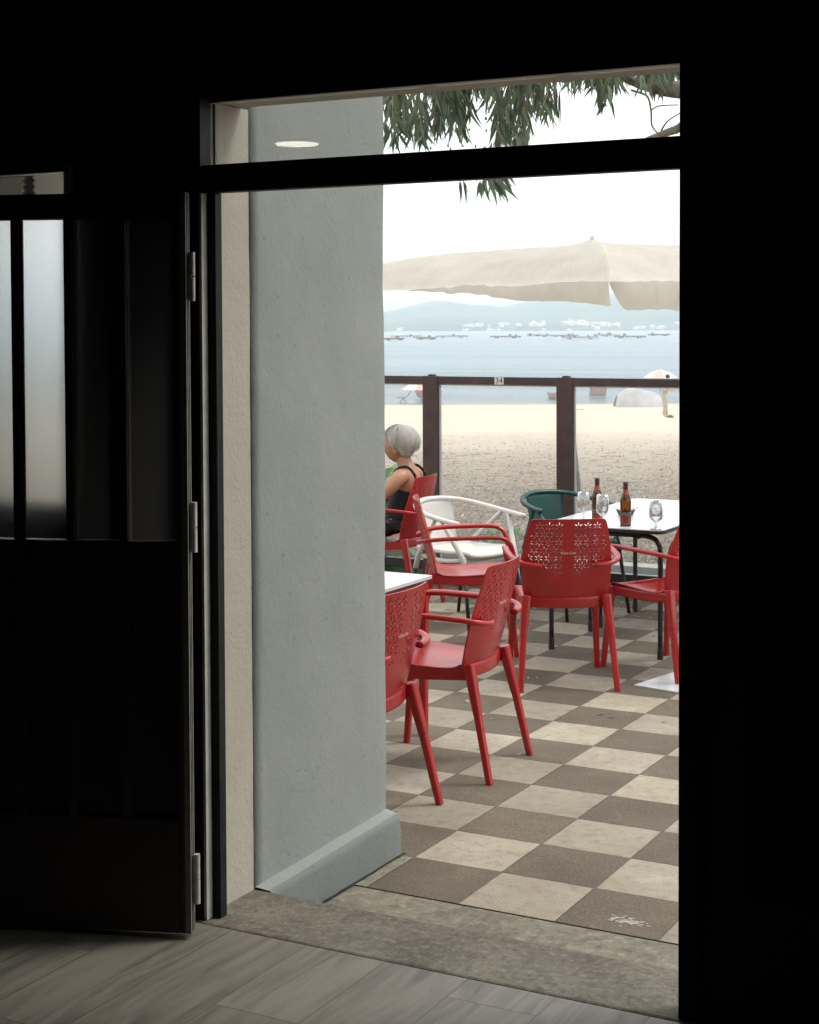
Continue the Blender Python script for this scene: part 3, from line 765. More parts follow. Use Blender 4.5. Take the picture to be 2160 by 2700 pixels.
def back_bm():
    cu = bpy.data.curves.new('b', 'CURVE'); cu.dimensions = '2D'; cu.fill_mode = 'BOTH'; cu.extrude = .003
    def poly(pts):
        sp = cu.splines.new('POLY'); sp.points.add(len(pts)-1); sp.use_cyclic_u = True
        for q, (x, y) in zip(sp.points, pts): q.co = (x, y, 0, 1)
    o = []
    for k in range(13): s = BLEN*.93*k/12; o.append((hw(s/BLEN), s))
    r = .024; cx = hw(1)-r+.003
    for k in range(1, 6): a = k/5*PI/2; o.append((cx + r*math.cos(a), BLEN-r + r*math.sin(a)))
    top = [(-x, s) for x, s in reversed(o)]
    poly(o + top)
    PT = .0485; rows = int(.33/(PT*.866))
    for j in range(rows):
        s0 = BLEN-.038-j*PT*.866
        for i in range(-6, 7):
            x0 = (i + (.5 if j % 2 else 0))*PT
            for k in range(6):
                a = PI/6 + k*PI/3; c, d = math.cos(a), math.sin(a)
                mx_, my_ = x0 + c*.0147, s0 + d*.0147
                if abs(mx_) < .031 or abs(mx_) > hw(my_/BLEN)-.024 or my_ > BLEN-.020: continue
                if my_ < .125 + 2.4*mx_*mx_: continue
                Lh, Wh = .0098, .0031
                poly([(mx_ + c*u - d*v, my_ + d*u + c*v) for u, v in ((-Lh, 0), (-Lh*.4, -Wh), (Lh*.5, -Wh*.8), (Lh, 0), (Lh*.5, Wh*.8), (-Lh*.4, Wh))])
    ob = bpy.data.objects.new('b', cu); COL.objects.link(ob)
    dg = bpy.context.evaluated_depsgraph_get(); me = bpy.data.meshes.new_from_object(ob.evaluated_get(dg)); bpy.data.objects.remove(ob)
    bm = bmesh.new(); bm.from_mesh(me)
    bmesh.ops.remove_doubles(bm, verts=bm.verts[:], dist=1e-5)
    for k in range(-7, 8):
        bmesh.ops.bisect_plane(bm, geom=bm.verts[:]+bm.edges[:]+bm.faces[:], plane_co=(k*.029, 0, 0), plane_no=(1, 0, 0))
    for k in range(1, 16):
        bmesh.ops.bisect_plane(bm, geom=bm.verts[:]+bm.edges[:]+bm.faces[:], plane_co=(0, k*BLEN/16, 0), plane_no=(0, 1, 0))
    for v in bm.verts: v.co = back_pt(v.co.x, v.co.y, v.co.z)
    return bm
def seat_bm():
    pr_ = smooth_path([(0, .262, .398), (0, .262, .428), (0, .240, .446), (0, .15, .449), (0, 0, .438), (0, -.11, .437), (0, -.168, .441), (0, -.203, .458)], 4)
    n = len(pr_)-1
    def fn(s, t):
        i = min(int(s*n+1e-6), n); p = pr_[i]; x = (t*2-1)
        wd = .222 if p.y > -.1 else .222 - (.222-.212)*min(1, (-.1-p.y)/.11)
        if p.y > .2: wd -= (p.y-.2)*.22
        z = p.z + (.014*abs(x)**3 if p.z > .43 and p.y > -.2 else 0) - .006*(1-x*x)*(1 if -.18 < p.y < .2 else 0)
        y = p.y + (.036*(x*wd/.22)**2 if p.y < -.17 else .036*(x*wd/.22)**2*max(0, (-p.y-.05)/.12) if p.y < -.05 else (-.02*x*x if p.y > .2 else 0))
        return V((x*wd, y, z))
    bm = bmesh.new(); grid_surface(bm, fn, n, 14, .007); return bm
ARM = [(.135, -.268, .632), (.185, -.268, .636), (.232, -.245, .645), (.262, -.19, .655), (.274, -.10, .662), (.276, .02, .666), (.272, .13, .668), (.266, .195, .660), (.256, .232, .628), (.244, .250, .56), (.232, .252, .48), (.224, .246, .42)]
def red_chair(label):
    c = thing('red_armchair', label, 'chair', group='red plastic armchairs on the terrace')
    b = obj('backrest', back_bm(), 'red', c)
    tm = text_mesh('Coca-Cola', .0175, .0004, .35)
    for v in tm.verts:            # lay the script on the rear face of the back
        x, y, z = v.co; q = back_pt(x, .245+y, .0036+z*.5); v.co = q
    obj('logo', tm, 'logo', b)
    obj('seat', seat_bm(), 'red', c, smooth=True)
    bm = bmesh.new()
    for sx in (-1, 1): sweep(bm, [(sx*.213, .225, .420), (sx*.213, 0, .417), (sx*.206, -.195, .428)], .012, .05, up=(0, 0, 1), sq=.5)
    sweep(bm, [(-.20, .238, .402), (0, .243, .402), (.20, .238, .402)], .012, .045, up=(0, 0, 1), sq=.5)
    sweep(bm, [(-.205, -.178, .436), (-.1, -.202, .434), (0, -.210, .433), (.1, -.202, .434), (.205, -.178, .436)], .014, .056, up=(0, 0, 1), sq=.5, smooth=3)
    sweep(bm, [(0, .24, .418), (0, -.21, .418)], .014, .02, up=(0, 0, 1))
    obj('seat_frame', bm, 'red', c, smooth=False)
    for sx in (-1, 1):
        obj('armrest', swept([(sx*x, y, z) for x, y, z in ARM], 0.034, .023, n=10, up=(sx, 0, .05) if False else None, sq=.6, smooth=4), 'red', c, smooth=True)
        for top, mid, foot in (((.216, .222, .445), (.223, .242, .27), (.237, .270, 0)), ((.203, -.197, .470), (.224, -.243, .27), (.245, -.300, 0))):
            T_, M_, F_ = [V((sx*q[0], q[1], q[2])) for q in (top, mid, foot)]
            bm = swept([T_, M_], .050, .044, n=8, up=(0, 1, 0), sq=.55, taper=(1.08, .82))
            lg = obj('leg', bm, 'red', c, bevel=.008)
            lo = obj('leg_tube', swept([M_.lerp(T_, .04), F_], .036, .032, n=8, up=(0, 1, 0), sq=.5, taper=(1, .86)), 'red', lg, bevel=.002)
    return c
chairs = [
 ((-3.247, 7.72), 31.1, 'red armchair with its back to the doorway, pulled up to the table with the bottles'),
 ((-3.088, 5.205), 92.5, 'red armchair cut off by the blue pillar, nearest to the doorway'),
 ((-3.062, 6.01), 94.8, 'red armchair side on beside the near white table, its empty seat in full view'),
 ((-2.818, 8.205), 64.1, 'red armchair cut off by the right door frame, beside the table with bottles'),
 ((-4.03, 8.21), -61.9, 'empty red armchair facing right in front of the white armchair'),
]
first = None; CH = []
def dup_to(root, loc, rz, label):
    c = copy_tree(root); c.location = loc; c.rotation_euler = (0, 0, rz); c['label'] = label; return c
for (x, y), deg, lab in chairs:
    if first is None:
        first = red_chair(lab); first.location = (x, y, 0); first.rotation_euler = (0, 0, math.radians(deg)); CH.append(first)
    else: CH.append(dup_to(first, (x, y, 0), math.radians(deg), lab))
# chair under the seated woman
bt = at(1128, 1257, 10.50); fz = math.radians(96)
fw = V((-math.sin(fz), math.cos(fz), 0)); WC = V((bt.x, bt.y, 0)) + fw*.285
CH.append(dup_to(first, (WC.x, WC.y, 0), fz, 'red armchair in which the grey haired woman sits'))

def round_chair(label, mat, legmat, legz, short=False):
    c = thing('round_armchair', label, 'chair')
    ring = [(-.30, .235, .655), (-.305, .12, .668), (-.300, 0, .685), (-.268, -.13, .710), (-.19, -.225, .735), (-.08, -.268, .748), (0, -.276, .750)]
    if short: ring = [(-.300, .085, .675), (-.300, .0, .685)] + ring[3:]
    full = ring + [(-x, y, z) for x, y, z in reversed(ring[:-1])]
    obj('arm_ring', swept(full, .036, .028, n=12, sq=.8, smooth=5), mat, c, smooth=True)
    def splat(s, t):
        z = .44 + .305*s; hwid = .138 + .014*s; x = (t*2-1)*hwid
        y = -.20 - .068*s**.8 + .05*(x/.15)**2*.55
        return V((x, y, z))
    bm = bmesh.new(); grid_surface(bm, splat, 10, 10, .009); obj('backrest', bm, mat, c, smooth=True)
    def st(s, t):
        y = -.215 + .455*s; x = (t*2-1)*(.20+.030*s - .03*max(0, s-.85)/.15)
        z = .445 + .016*abs(t*2-1)**2.5 - .010*math.sin(PI*min(s*1.1, 1)) - (.022*((s-.85)/.15)**2 if s > .85 else 0)
        return V((x, y, z))
    bm = bmesh.new(); grid_surface(bm, st, 16, 14, .022); obj('seat', bm, mat, c, smooth=True)
    yo_ = -.045 if short else 0
    for sx in (-1, 1):
        for a, k, f in (((.300, .10+yo_, .660), (.232, .215, .43), (.258, .285, 0)), ((.296, .045+yo_, .668), (.205, -.19, .43), (.250, -.285, 0))):
            A, K, F_ = [V((sx*q[0], q[1], q[2])) for q in (a, k, f)]
            E_ = K.lerp(F_, (K.z-legz)/K.z)
            bm = swept([A, A.lerp(K, .3), A.lerp(K, .75), K, E_], .040, .028, n=10, up=(0, 1, 0), sq=.8, taper=(.8, 1.0))
            s_ = obj('arm_strut', bm, mat, c, smooth=True)
            obj('leg', swept([E_.lerp(K, .08), F_], .026, .026, n=10, up=(0, 1, 0), taper=(1, .85)), legmat, s_, smooth=True)
        bm = swept([(sx*.224, .20, .425), (sx*.20, 0, .405), (sx*.20, -.18, .425)], .022, .03, smooth=3); obj('seat_rail', bm, mat, c, smooth=True)
    bm = swept([(-.224, .20, .425), (-.1, .215, .408), (.1, .215, .408), (.224, .20, .425)], .022, .03, smooth=3); obj('seat_rail', bm, mat, c, smooth=True)
    return c
wc = round_chair('white plastic armchair with a curved arm ring beside the glass fence', 'white_plastic', 'black_metal', .34)
wc.location = (-4.407, 8.942, 0); wc.rotation_euler = (0, 0, math.radians(-106.9))
gc = round_chair('green plastic armchair with a curved arm ring behind the bottle table', 'green', 'black_metal', .40, True)
gc.location = (-3.974, 9.589, 0); gc.rotation_euler = (0, 0, math.radians(-117))

# ================================================================== TABLES
def rounded_top(bm, x0, x1, y0, y1, z0, z1, r, n=6):
    pts = []
    for cx, cy, a0 in ((x1-r, y1-r, 0), (x0+r, y1-r, PI/2), (x0+r, y0+r, PI), (x1-r, y0+r, 1.5*PI)):
        for k in range(n+1): a = a0 + k/n*PI/2; pts.append((cx+r*math.cos(a), cy+r*math.sin(a)))
    lo = [bm.verts.new((x, y, z0)) for x, y in pts]; hi = [bm.verts.new((x, y, z1)) for x, y in pts]
    bm.faces.new(lo[::-1]); bm.faces.new(hi); k = len(pts)
    for i in range(k): bm.faces.new((lo[i], lo[(i+1) % k], hi[(i+1) % k], hi[i]))
def black_table(label, x0, x1, y0, y1):
    cx, cy = (x0+x1)/2, (y0+y1)/2; a, b = (x1-x0)/2, (y1-y0)/2
    t = thing('terrace_table', label, 'table', (cx, cy, 0), group='white tables on black tube legs')
    bm = bmesh.new(); rounded_top(bm, -a, a, -b, b, .703, .7205, .055); tp = obj('table_top', bm, 'laminate', t)
    bm = bmesh.new(); rounded_top(bm, -a-.002, a+.002, -b-.002, b+.002, .698, .7155, .056); obj('table_edge', bm, 'black_edge', tp)
    lx, ly = a-.035, b-.075
    for sy in (-1, 1):
        y = sy*ly
        for sx in (-1, 1):
            pts = [(sx*.03, y, .678), (sx*(lx-.12), y, .678), (sx*(lx-.045), y, .668), (sx*(lx-.010), y, .635), (sx*lx, y, .57), (sx*lx, y, .30), (sx*lx, y, .04)]
            l = obj('leg', swept(pts, .028, n=12, smooth=3), 'black_metal', t, smooth=True)
            obj('leg_foot', lathed([(.0165, 0), (.0175, .01), (.0165, .05), (.0145, .07)], 12, (sx*lx, y, 0)), 'black_edge', l)
        for sx in (-.55, .55): obj('fixing', lathed([(.012, .660), (.016, .668), (.016, .6975)], 10, (sx*a, y, 0)), 'black_edge', t)
    obj('crossbar', swept([(0, -ly, .678), (0, ly, .678)], .026, n=10), 'black_metal', t)
    return t
black_table('white table carrying the beer bottles, nearer to the doorway', -3.632, -2.915, 8.345, 9.092)
black_table('white table pushed against the far side of the bottle table', -3.632, -2.915, 9.097, 9.86)
rt = thing('terrace_table', 'small white table on red legs partly hidden by the blue pillar', 'table', (-3.68, 6.03, 0))
bm = bmesh.new(); rounded_top(bm, -.37, .37, -.37, .37, .705, .719, .01); tp = obj('table_top', bm, 'laminate_old', rt)
bm = bmesh.new(); rounded_top(bm, -.371, .371, -.371, .371, .6995, .7045, .011); obj('table_edge', bm, 'black_edge', tp)
bm = bmesh.new()
for s in (-1, 1):
    box(bm, -.335, .335, s*.345-.012, s*.345+.012, .652, .699); box(bm, s*.345-.012, s*.345+.012, -.332, .332, .652, .699)
obj('apron', bm, 'red', rt)
for sx in (-1, 1):
    for sy in (-1, 1): obj('leg', swept([(sx*.338, sy*.338, .699), (sx*.338, sy*.338, 0)], .046, .046, n=8, sq=.5, up=(0, 1, 0), taper=(1, .8)), 'red', rt, bevel=.002)
# parasol base plate by the right door frame
pb = thing('parasol_base', 'white square steel parasol base plate at the right door frame', 'parasol base', (-2.769+.17, 7.68+.21, 0), math.radians(-12))
obj('base_plate', mbox(-.21, .21, -.21, .21, .0, .009), 'laminate_old', pb, bevel=.002)
obj('pole_socket', lathed([(.03, .009), (.03, .35), (.026, .352)], 20, (.0, .0, 0)), 'alu', pb)

# ------------------------------------------------------------------ bottles, glasses, ashtray
TZ = .7205
def on_table(px, py):
    r = CF + CR*(px-1080)/FPX + CD*(py-CY)/FPX; k = (TZ-EYE)/r.z; q = CP + r*k; return (q.x, q.y, TZ)
def bottle(label, loc, lab_h, rz):
    t = thing('beer_bottle', label, 'bottle', loc, rz, group='beer bottles on the terrace table')
    pr_ = [(.0, .0), (.028, .0), (.0305, .004), (.0305, .135), (.029, .150), (.023, .170), (.0165, .188), (.0135, .205), (.0125, .232), (.0138, .234), (.0138, .243), (.012, .246)]
    bm = bmesh.new(); lathe(bm, pr_[1:], 28); obj('glass_body', bm, 'bottle', t, smooth=True)
    obj('body_label', lathed([(.0309, lab_h), (.0309, lab_h+.034)], 28, caps=False), 'label_red', t, smooth=True)
    obj('emblem_label', lathed([(.0309, lab_h+.036), (.0309, lab_h+.062)], 28, caps=False), 'label_grey', t, smooth=True)
    obj('neck_label', lathed([(.0195, .180), (.0172, .188), (.0150, .196), (.0142, .203)], 28, caps=False), 'label_neck', t, smooth=True)
    obj('neck_foil', lathed([(.0132, .226), (.0146, .233), (.0146, .246), (.009, .248)], 24), 'cap', t, smooth=True)
    return t
bottle('dark beer bottle at left, behind the printed goblet', on_table(1575, 1374), .012, .3)
bottle('brown beer bottle with a red label, in front of the ashtray', on_table(1650, 1387), .020, 1.0)
def goblet(label, loc, prof, printc, word, tall):
    t = thing('beer_glass', label, 'glass', loc, 0, group='stemmed beer glasses on the terrace table')
    bm = bmesh.new(); inner = [(max(r-.0016, .001), z) for r, z in reversed(prof) if z > .058]
    lathe(bm, prof + inner, 28); obj('bowl', bm, 'goblet', t, smooth=True)
    return t
P1 = [(.032, 0), (.032, .003), (.010, .008), (.0055, .02), (.005, .048), (.012, .058), (.030, .075), (.036, .095), (.036, .120), (.031, .175)]
P2 = [(.030, 0), (.030, .003), (.009, .008), (.0055, .02), (.0055, .036), (.012, .044), (.030, .062), (.033, .085), (.032, .115), (.0275, .152)]
P3 = [(.033, 0), (.033, .003), (.012, .010), (.006, .02), (.0065, .034), (.015, .042), (.034, .056), (.0375, .075), (.037, .105), (.032, .157)]
g1 = goblet('empty stemmed glass at the left tip of the table', on_table(1539, 1379), P1, None, None, 0)
g2 = goblet('goblet with worn gold print in front of the left bottle', on_table(1589, 1387), P1, None, None, 0)
g3 = goblet('goblet with a red slanted script, rightmost on the table', on_table(1730, 1396), P3, None, None, 0)
def on_cyl(bm, r, a0):
    for v in bm.verts:
        x, y, z = v.co; a = a0 + x/r; rr = r + .0006 + z*.3; v.co = (rr*math.cos(a), rr*math.sin(a), y)
def prof_r(P, z):
    for (r0, z0), (r1, z1) in zip(P, P[1:]):
        if z0 <= z <= z1 and z1 > z0: return r0+(r1-r0)*(z-z0)/(z1-z0)
    return P[-1][0]
def squiggle(w, h, n, slope=.25):
    bm = bmesh.new(); pts = []
    for i in range(n*8+1):
        t = i/(n*8); amp = h*(.5+.5*abs(math.sin(t*7.3+1)))
        pts.append((-w/2+w*t, slope*w*(t-.5)+amp*.5*math.sin(t*n*2*PI), 0))
    sweep(bm, pts, .0013, .0006, n=4, up=(0, 0, 1)); return bm
cam_dir = math.atan2(-3.0, 1.4)+.0
def facing(loc): return math.atan2(-loc[1], -loc[0])
for g, P_, z0, matn, bmf in ((g3, P3, .088, 'print_red', squiggle(.046, .014, 6)), (g2, P1, .118, 'print_gold', squiggle(.020, .020, 3, 0)), (g2, P1, .145, 'print_gold', squiggle(.024, .012, 4, .1))):
    a = facing(g.location)
    for v in bmf.verts:
        x, y, z = v.co; r = prof_r(P_, z0+y)+.0008+z; an = a + x/r; v.co = (r*math.cos(an), r*math.sin(an), z0+y)
    obj('printed_script', bmf, matn, g)
al = on_table(1650, 1360)
t = thing('ashtray', 'black ashtray holding folded paper napkins behind the brown bottle', 'ashtray', al)
obj('bowl', lathed([(.036, 0), (.042, .004), (.056, .032), (.060, .034), (.052, .029), (.034, .008), (.001, .006)], 24), 'ash', t, smooth=True)
for k in range(2):
    bm = bmesh.new(); s = -1 if k else 1
    vs_ = [(s*.005, -.03, .030), (s*.085, -.005, .046), (s*.070, .03, .050), (s*.005, .035, .032)]
    a = facing(al)+PI/2
    vv = [bm.verts.new((x*math.cos(a)-y*math.sin(a), x*math.sin(a)+y*math.cos(a), z)) for x, y, z in vs_]
    bm.faces.new(vv); r = bmesh.ops.solidify(bm, geom=bm.faces[:], thickness=.002)
    obj('napkin', bm, 'napkin', t)

# ================================================================== GLASS WINDBREAK ALONG THE BEACH
FV = 10.22
fn_ = thing('glass_windbreak', 'brown framed glass windbreak along the sea edge of the terrace, numbered 34', 'windbreak', (0, FV, 0))
posts = [-4.258 + 1.033*k for k in range(-5, 5)]
obj('top_rail', mbox(posts[0]-.06, posts[-1]+.06, -.022, .038, 1.428, 1.481), 'brown_metal', fn_, bevel=.003)
obj('bottom_rail', mbox(posts[0]-.06, posts[-1]+.06, -.020, .036, .100, .165), 'black_metal', fn_, bevel=.003)
for i, x in enumerate(posts):
    pt = obj('post', mbox(x-.060, x+.060, -.026, .042, -.05, 1.4835), 'brown_metal', fn_, bevel=.004)
    bm = mbox(x-.018, x+.022, -.018, .034, 1.4838, 1.494); obj('post_cap', bm, 'black_edge', pt)
    if i < len(posts)-1:
        pn = obj('glass_pane', mbox(x+.0625, posts[i+1]-.0625, .004, .010, .168, 1.425), 'pane', fn_)
        bm = bmesh.new(); xa, xb = x+.0605, posts[i+1]-.0605
        box(bm, xa, xa+.010, .0, .013, .1655, 1.4275); box(bm, xb-.010, xb, .0, .013, .1655, 1.4275); box(bm, xa+.0105, xb-.0105, .0, .013, 1.418, 1.4275)
        obj('glazing_bead', bm, 'laminate_old', pn)
npx = at(1320, 998, 11.4); nx = (FV-.0)*npx.x/npx.y
pl_ = obj('number_plate', mbox(nx-.034, nx+.034, -.0255, -.0225, 1.430, 1.479), 'number_white', fn_)
bm = text_mesh('34', .058, .0004); bmesh.ops.transform(bm, matrix=Matrix.Translation((nx, -.0262, 1.4545)) @ Matrix.Rotation(PI/2, 4, 'X'), verts=bm.verts[:])
obj('number', bm, 'ink', pl_)
struct('kerb', mbox(-12, 4, 10.44, 10.62, -.2, .185), 'concrete_kerb')
# wooden stake leaning behind the right hand post
a_, b_ = at(1508, 1108, 15.9), at(1534, 1338, 16.4)
stk = thing('leaning_stake', 'thin grey stake leaning in the sand behind the right fence post', 'stake', (b_.x, b_.y, b_.z-.05))
d_ = a_-V(stk.location)
obj('rod', swept([(0, 0, -.05), tuple(d_)], .045, n=8), 'wood_stake', stk, smooth=True)

# ================================================================== SEATED WOMAN
pw = thing('person', 'tanned person with short silver hair and a black strappy top seated in a red armchair', 'person', (WC.x, WC.y, 0), fz)
def head_bm(c, sc=1.0):
    bm = bmesh.new(); bmesh.ops.create_uvsphere(bm, u_segments=36, v_segments=28, radius=1)
    def g(v, p, s): return math.exp(-((v-V(p)).length/s)**2)
    for v in bm.verts:
        p = v.co.copy(); x, y, z = p
        q = V((x*.076, y*.094, z*.108))
        if z < 0: q.x *= 1-.30*(-z)**1.5; q.y *= 1-.10*(-z)
        if y < 0 and z < -.2: q.y *= 1-.35*min(1, (-z-.2))
        q.y += .026*g(p, (0, 1.0, -.22), .17) + .010*g(p, (0, 1.0, .0), .2)            # nose
        q.y -= .010*(g(p, (.38, .9, .05), .22)+g(p, (-.38, .9, .05), .22))               # eye sockets
        q.y += .007*g(p, (0, .92, .28), .5) + .008*g(p, (0, .93, -.48), .16) + .012*g(p, (0, .8, -.85), .3)
        v.co = q*sc + V(c)
    for s in (-1, 1):
        e = bmesh.new(); bmesh.ops.create_uvsphere(e, u_segments=12, v_segments=8, radius=1)
        for v in e.verts:
            v.co = V((v.co.x*.011, v.co.y*.017 - .2*.0, v.co.z*.029))*sc + V(c) + V((s*.075, -.012, -.022))*sc
        me = bpy.data.meshes.new('e'); e.to_mesh(me); e.free(); bm.from_mesh(me)
    return bm
def hand_chains(w_, f, up, side, s=1.0):
    """wrist point, forward dir, up dir, side dir towards the thumb"""
    w_, f, up, side = V(w_), V(f).normalized(), V(up).normalized(), V(side).normalized(); ch = []
    palm = w_ + f*.045
    ch.append([(w_, (.022, .016)), (palm, (.034, .014)), (w_+f*.080, (.034, .012))])
    for k, (o, L_) in enumerate(((.028, .062), (.010, .072), (-.009, .068), (-.027, .052))):
        b = w_ + f*.075 + side*o
        p1 = b + f*L_*.42 + side*o*.12; p2 = p1 + f*L_*.30 - up*L_*.14; p3 = p2 + f*L_*.20 - up*L_*.22
        ch.append([(b - f*.02, .0085), (b, .0088), (p1, .0082), (p2, .0075), (p3, .0062)])
    b = w_ + f*.025 + side*.026
    ch.append([(b, .011), (b + f*.022 + side*.020, .0105), (b + f*.046 + side*.028 - up*.006, .009), (b + f*.062 + side*.026 - up*.014, .0075)])
    return ch
HC = (0, -.078, 1.052)
torso = [((0, -.09, .52), (.150, .110)), ((0, -.115, .62), (.138, .112)), ((0, -.14, .74), (.132, .105)), ((0, -.155, .84), (.135, .085)), ((0, -.150, .895), (.085, .062)), ((0, -.128, .94), (.052, .052)), ((0, -.095, 1.01), (.050, .052))]
chains = [torso]
for s in (-1, 1):
    chains.append([((s*.05, -.155, .872), .055), ((s*.150, -.148, .870), .058), ((s*.190, -.110, .80), .047), ((s*.225, -.010, .715), .040), ((s*.236, .10, .712), .036), ((s*.236, .215, .712), .024)])
    chains.append([((s*.06, -.09, .53), .085), ((s*.09, .06, .535), .083), ((s*.105, .34, .52), .058), ((s*.11, .385, .30), .052), ((s*.11, .40, .09), .034)])
    chains.append([((s*.11, .37, .05), .034), ((s*.112, .44, .038), .034), ((s*.115, .52, .026), .026)])
    chains += hand_chains((s*.236, .215, .712), (0, 1, -.05), (0, 0, 1), (-s, 0, 0))
bm = skin_bm(chains, 2)
hb = head_bm(HC); me_ = bpy.data.meshes.new('h'); hb.to_mesh(me_); hb.free(); bm.from_mesh(me_)
body = fused(bm, 'body', 'skin', .0062, pw, 4)
def ell(c, r, n=10):
    b = bmesh.new(); bmesh.ops.create_uvsphere(b, u_segments=n+6, v_segments=n, radius=1)
    for v in b.verts: v.co = V((v.co.x*r[0]+c[0], v.co.y*r[1]+c[1], v.co.z*r[2]+c[2]))
    return b
for s in (-1, 1): obj('eye', ell((HC[0]+s*.029, HC[1]+.080, HC[2]+.004), (.011, .008, .007)), 'ink', pw, smooth=True)
# hair: a layered short bob, thick at the back
bm = bmesh.new(); bmesh.ops.create_uvsphere(bm, u_segments=72, v_segments=56, radius=1)
hc = V((0, -.091, 1.071)); hair_s = bmesh.new()
for k in range(2200):
    a = random.uniform(0, 2*PI); ph1 = random.uniform(1.5, 2.05) if math.sin(a) < .3 else random.uniform(1.05, 1.34)
    if abs(math.sin(a)) < .35: ph1 = random.uniform(1.3, 1.75)
    ph0 = random.uniform(.0, .35) if random.random() < .7 else random.uniform(.6, 1.2)
    if ph0 > ph1-.3: ph0 = ph1-.3
    n_ = 7; wob = random.uniform(-.55, .55); lift = random.uniform(.0, .007) if random.random() < .8 else random.uniform(.006, .016); prev = None
    for i in range(n_+1):
        t_ = i/n_; ph = ph0+(ph1-ph0)*t_; aa = a + wob*t_*t_ + .05*math.sin(t_*5+k)
        ex = math.sin(ph); q = V((math.cos(aa)*ex*(.096+lift), math.sin(aa)*ex*(.114+lift), math.cos(ph)*(.112+lift)))
        if ph > 1.57: q.x *= 1-.10*(ph-1.57); q.y *= 1-.10*(ph-1.57)
        q += hc + V((0, (-.014*ex if math.sin(aa) < -.1 else .003), 0)); sd2 = V((-math.sin(aa), math.cos(aa), 0))*.0030*(1-t_*.75)
        cur = (hair_s.verts.new(q-sd2), hair_s.verts.new(q+sd2+V((0, 0, .001))))
        if prev: hair_s.faces.new((prev[0], prev[1], cur[1], cur[0]))
        prev = cur
kill = []
for v in bm.verts:
    x, y, z = v.co
    st_ = 1 + .035*pnoise(V((x*9, y*9, z*2.2))) + .02*pnoise(V((x*22, y*22, z*4)))
    q = V((x*.094, y*.112, z*.108))*st_
    if z < 0 and y < .2: q.y -= 0; q.z *= 1.06; q.x *= 1-.16*z*z
    q += hc; v.co = q
    lim = 9.0 if y > .30 else (1.105 - (.55-y)*.14 if y > .15 else (1.04 if y > -.05 else max(.955, 1.04-(-.05-y)*.17)))
    lim += .006*math.sin(x*37+y*23)
    if q.z < lim: kill.append(v)
bmesh.ops.delete(bm, geom=kill, context='VERTS')
bmesh.ops.solidify(bm, geom=bm.faces[:], thickness=.008)
me_ = bpy.data.meshes.new('hs'); hair_s.to_mesh(me_); hair_s.free(); bm.from_mesh(me_)
obj('hair', bm, 'hair', pw, smooth=True)
def inflate(ch, d): return [(p, tuple(r+d for r in rr) if isinstance(rr, tuple) else rr+d) for p, rr in ch]
bm = skin_bm([inflate(torso[:5], .007)], 2)
top_ = bm
bmesh.ops.bisect_plane(top_, geom=top_.verts[:]+top_.edges[:]+top_.faces[:], plane_co=(0, 0, .815), plane_no=(0, -.25, 1), clear_outer=True)
bmesh.ops.bisect_plane(top_, geom=top_.verts[:]+top_.edges[:]+top_.faces[:], plane_co=(0, 0, .585), plane_no=(0, 0, 1), clear_inner=True)
bmesh.ops.solidify(top_, geom=top_.faces[:], thickness=.003)
tp_ = obj('top', top_, 'black_cloth', pw, smooth=True)
for s in (-1, 1):
    obj('strap', swept([(s*.085, -.238, .80), (s*.088, -.232, .87), (s*.085, -.175, .925), (s*.085, -.10, .905), (s*.08, -.055, .83)], .020, .006, n=8, up=(s, 0, 0), smooth=4), 'floral', tp_, smooth=True)
ch2 = [inflate([((0, -.09, .50), (.160, .125)), ((0, -.10, .56), (.158, .128)), ((0, -.11, .615), (.146, .120))], .004)]
for s in (-1, 1): ch2.append([((s*.05, -.11, .545), .098), ((s*.09, .06, .545), .094), ((s*.105, .30, .53), .080)])
ch2.append([((0, -.05, .53), (.11, .08)), ((0, .27, .52), (.11, .06))])
bm = skin_bm(ch2, 2); sk = fused(bm, 'skirt', 'floral', .009, pw, 4)

# ================================================================== BEIGE PARASOL BEYOND THE FENCE
A = at(1562, 629, 14.4); C1 = at(1612, 742, 11.9); C2 = at(780, 784, 15.1); C3 = at(2400, 752, 13.7); C4 = V((2*A.x-C1.x, 2*A.y-C1.y, 2.42))
pz = thing('beige_parasol', 'large beige canvas parasol with a wind lifted valance in front of the hills', 'parasol', (A.x, A.y, ground_z(14.4)))
O = V(pz.location)
prof_t = [(0, 1), (.02, .955), (.06, .90), (.14, .865), (.30, .83), (.48, .77), (.62, .69), (.76, .54), (.88, .30), (1, 0)]
def pf(t):
    for (a, x), (b, y) in zip(prof_t, prof_t[1:]):
        if t <= b: f = (t-a)/(b-a); f = f; return x+(y-x)*f
    return 0
def facept(P, Q, s, t):
    """t from apex 0 to edge 1, s across from P to Q"""
    c = P.lerp(Q, s); sag = .10*math.sin(PI*s)*t
    p = A.lerp(c, t); ze = c.z + .015*math.sin(PI*s)
    p.z = ze + (A.z-ze)*max(0, pf(t) - sag*1.2)
    w_ = .024*pnoise(V((s*8-t*2, t*1.5, P.x)))*min(1, t*2)+ .018*pnoise(V((s*30+t*9, t*1.0, P.y)))*min(1, t*1.6)
    p.z += w_; p.y += w_*1.5
    return p - O
bm = bmesh.new()
for P, Q in ((C2, C1), (C1, C3), (C3, C4), (C4, C2)):
    grid_surface(bm, lambda s, t, P=P, Q=Q: facept(P, Q, s, t), 90, 34)
bmesh.ops.remove_doubles(bm, verts=bm.verts[:], dist=.004)
cn = obj('canopy', bm, 'canvas', pz, smooth=True)
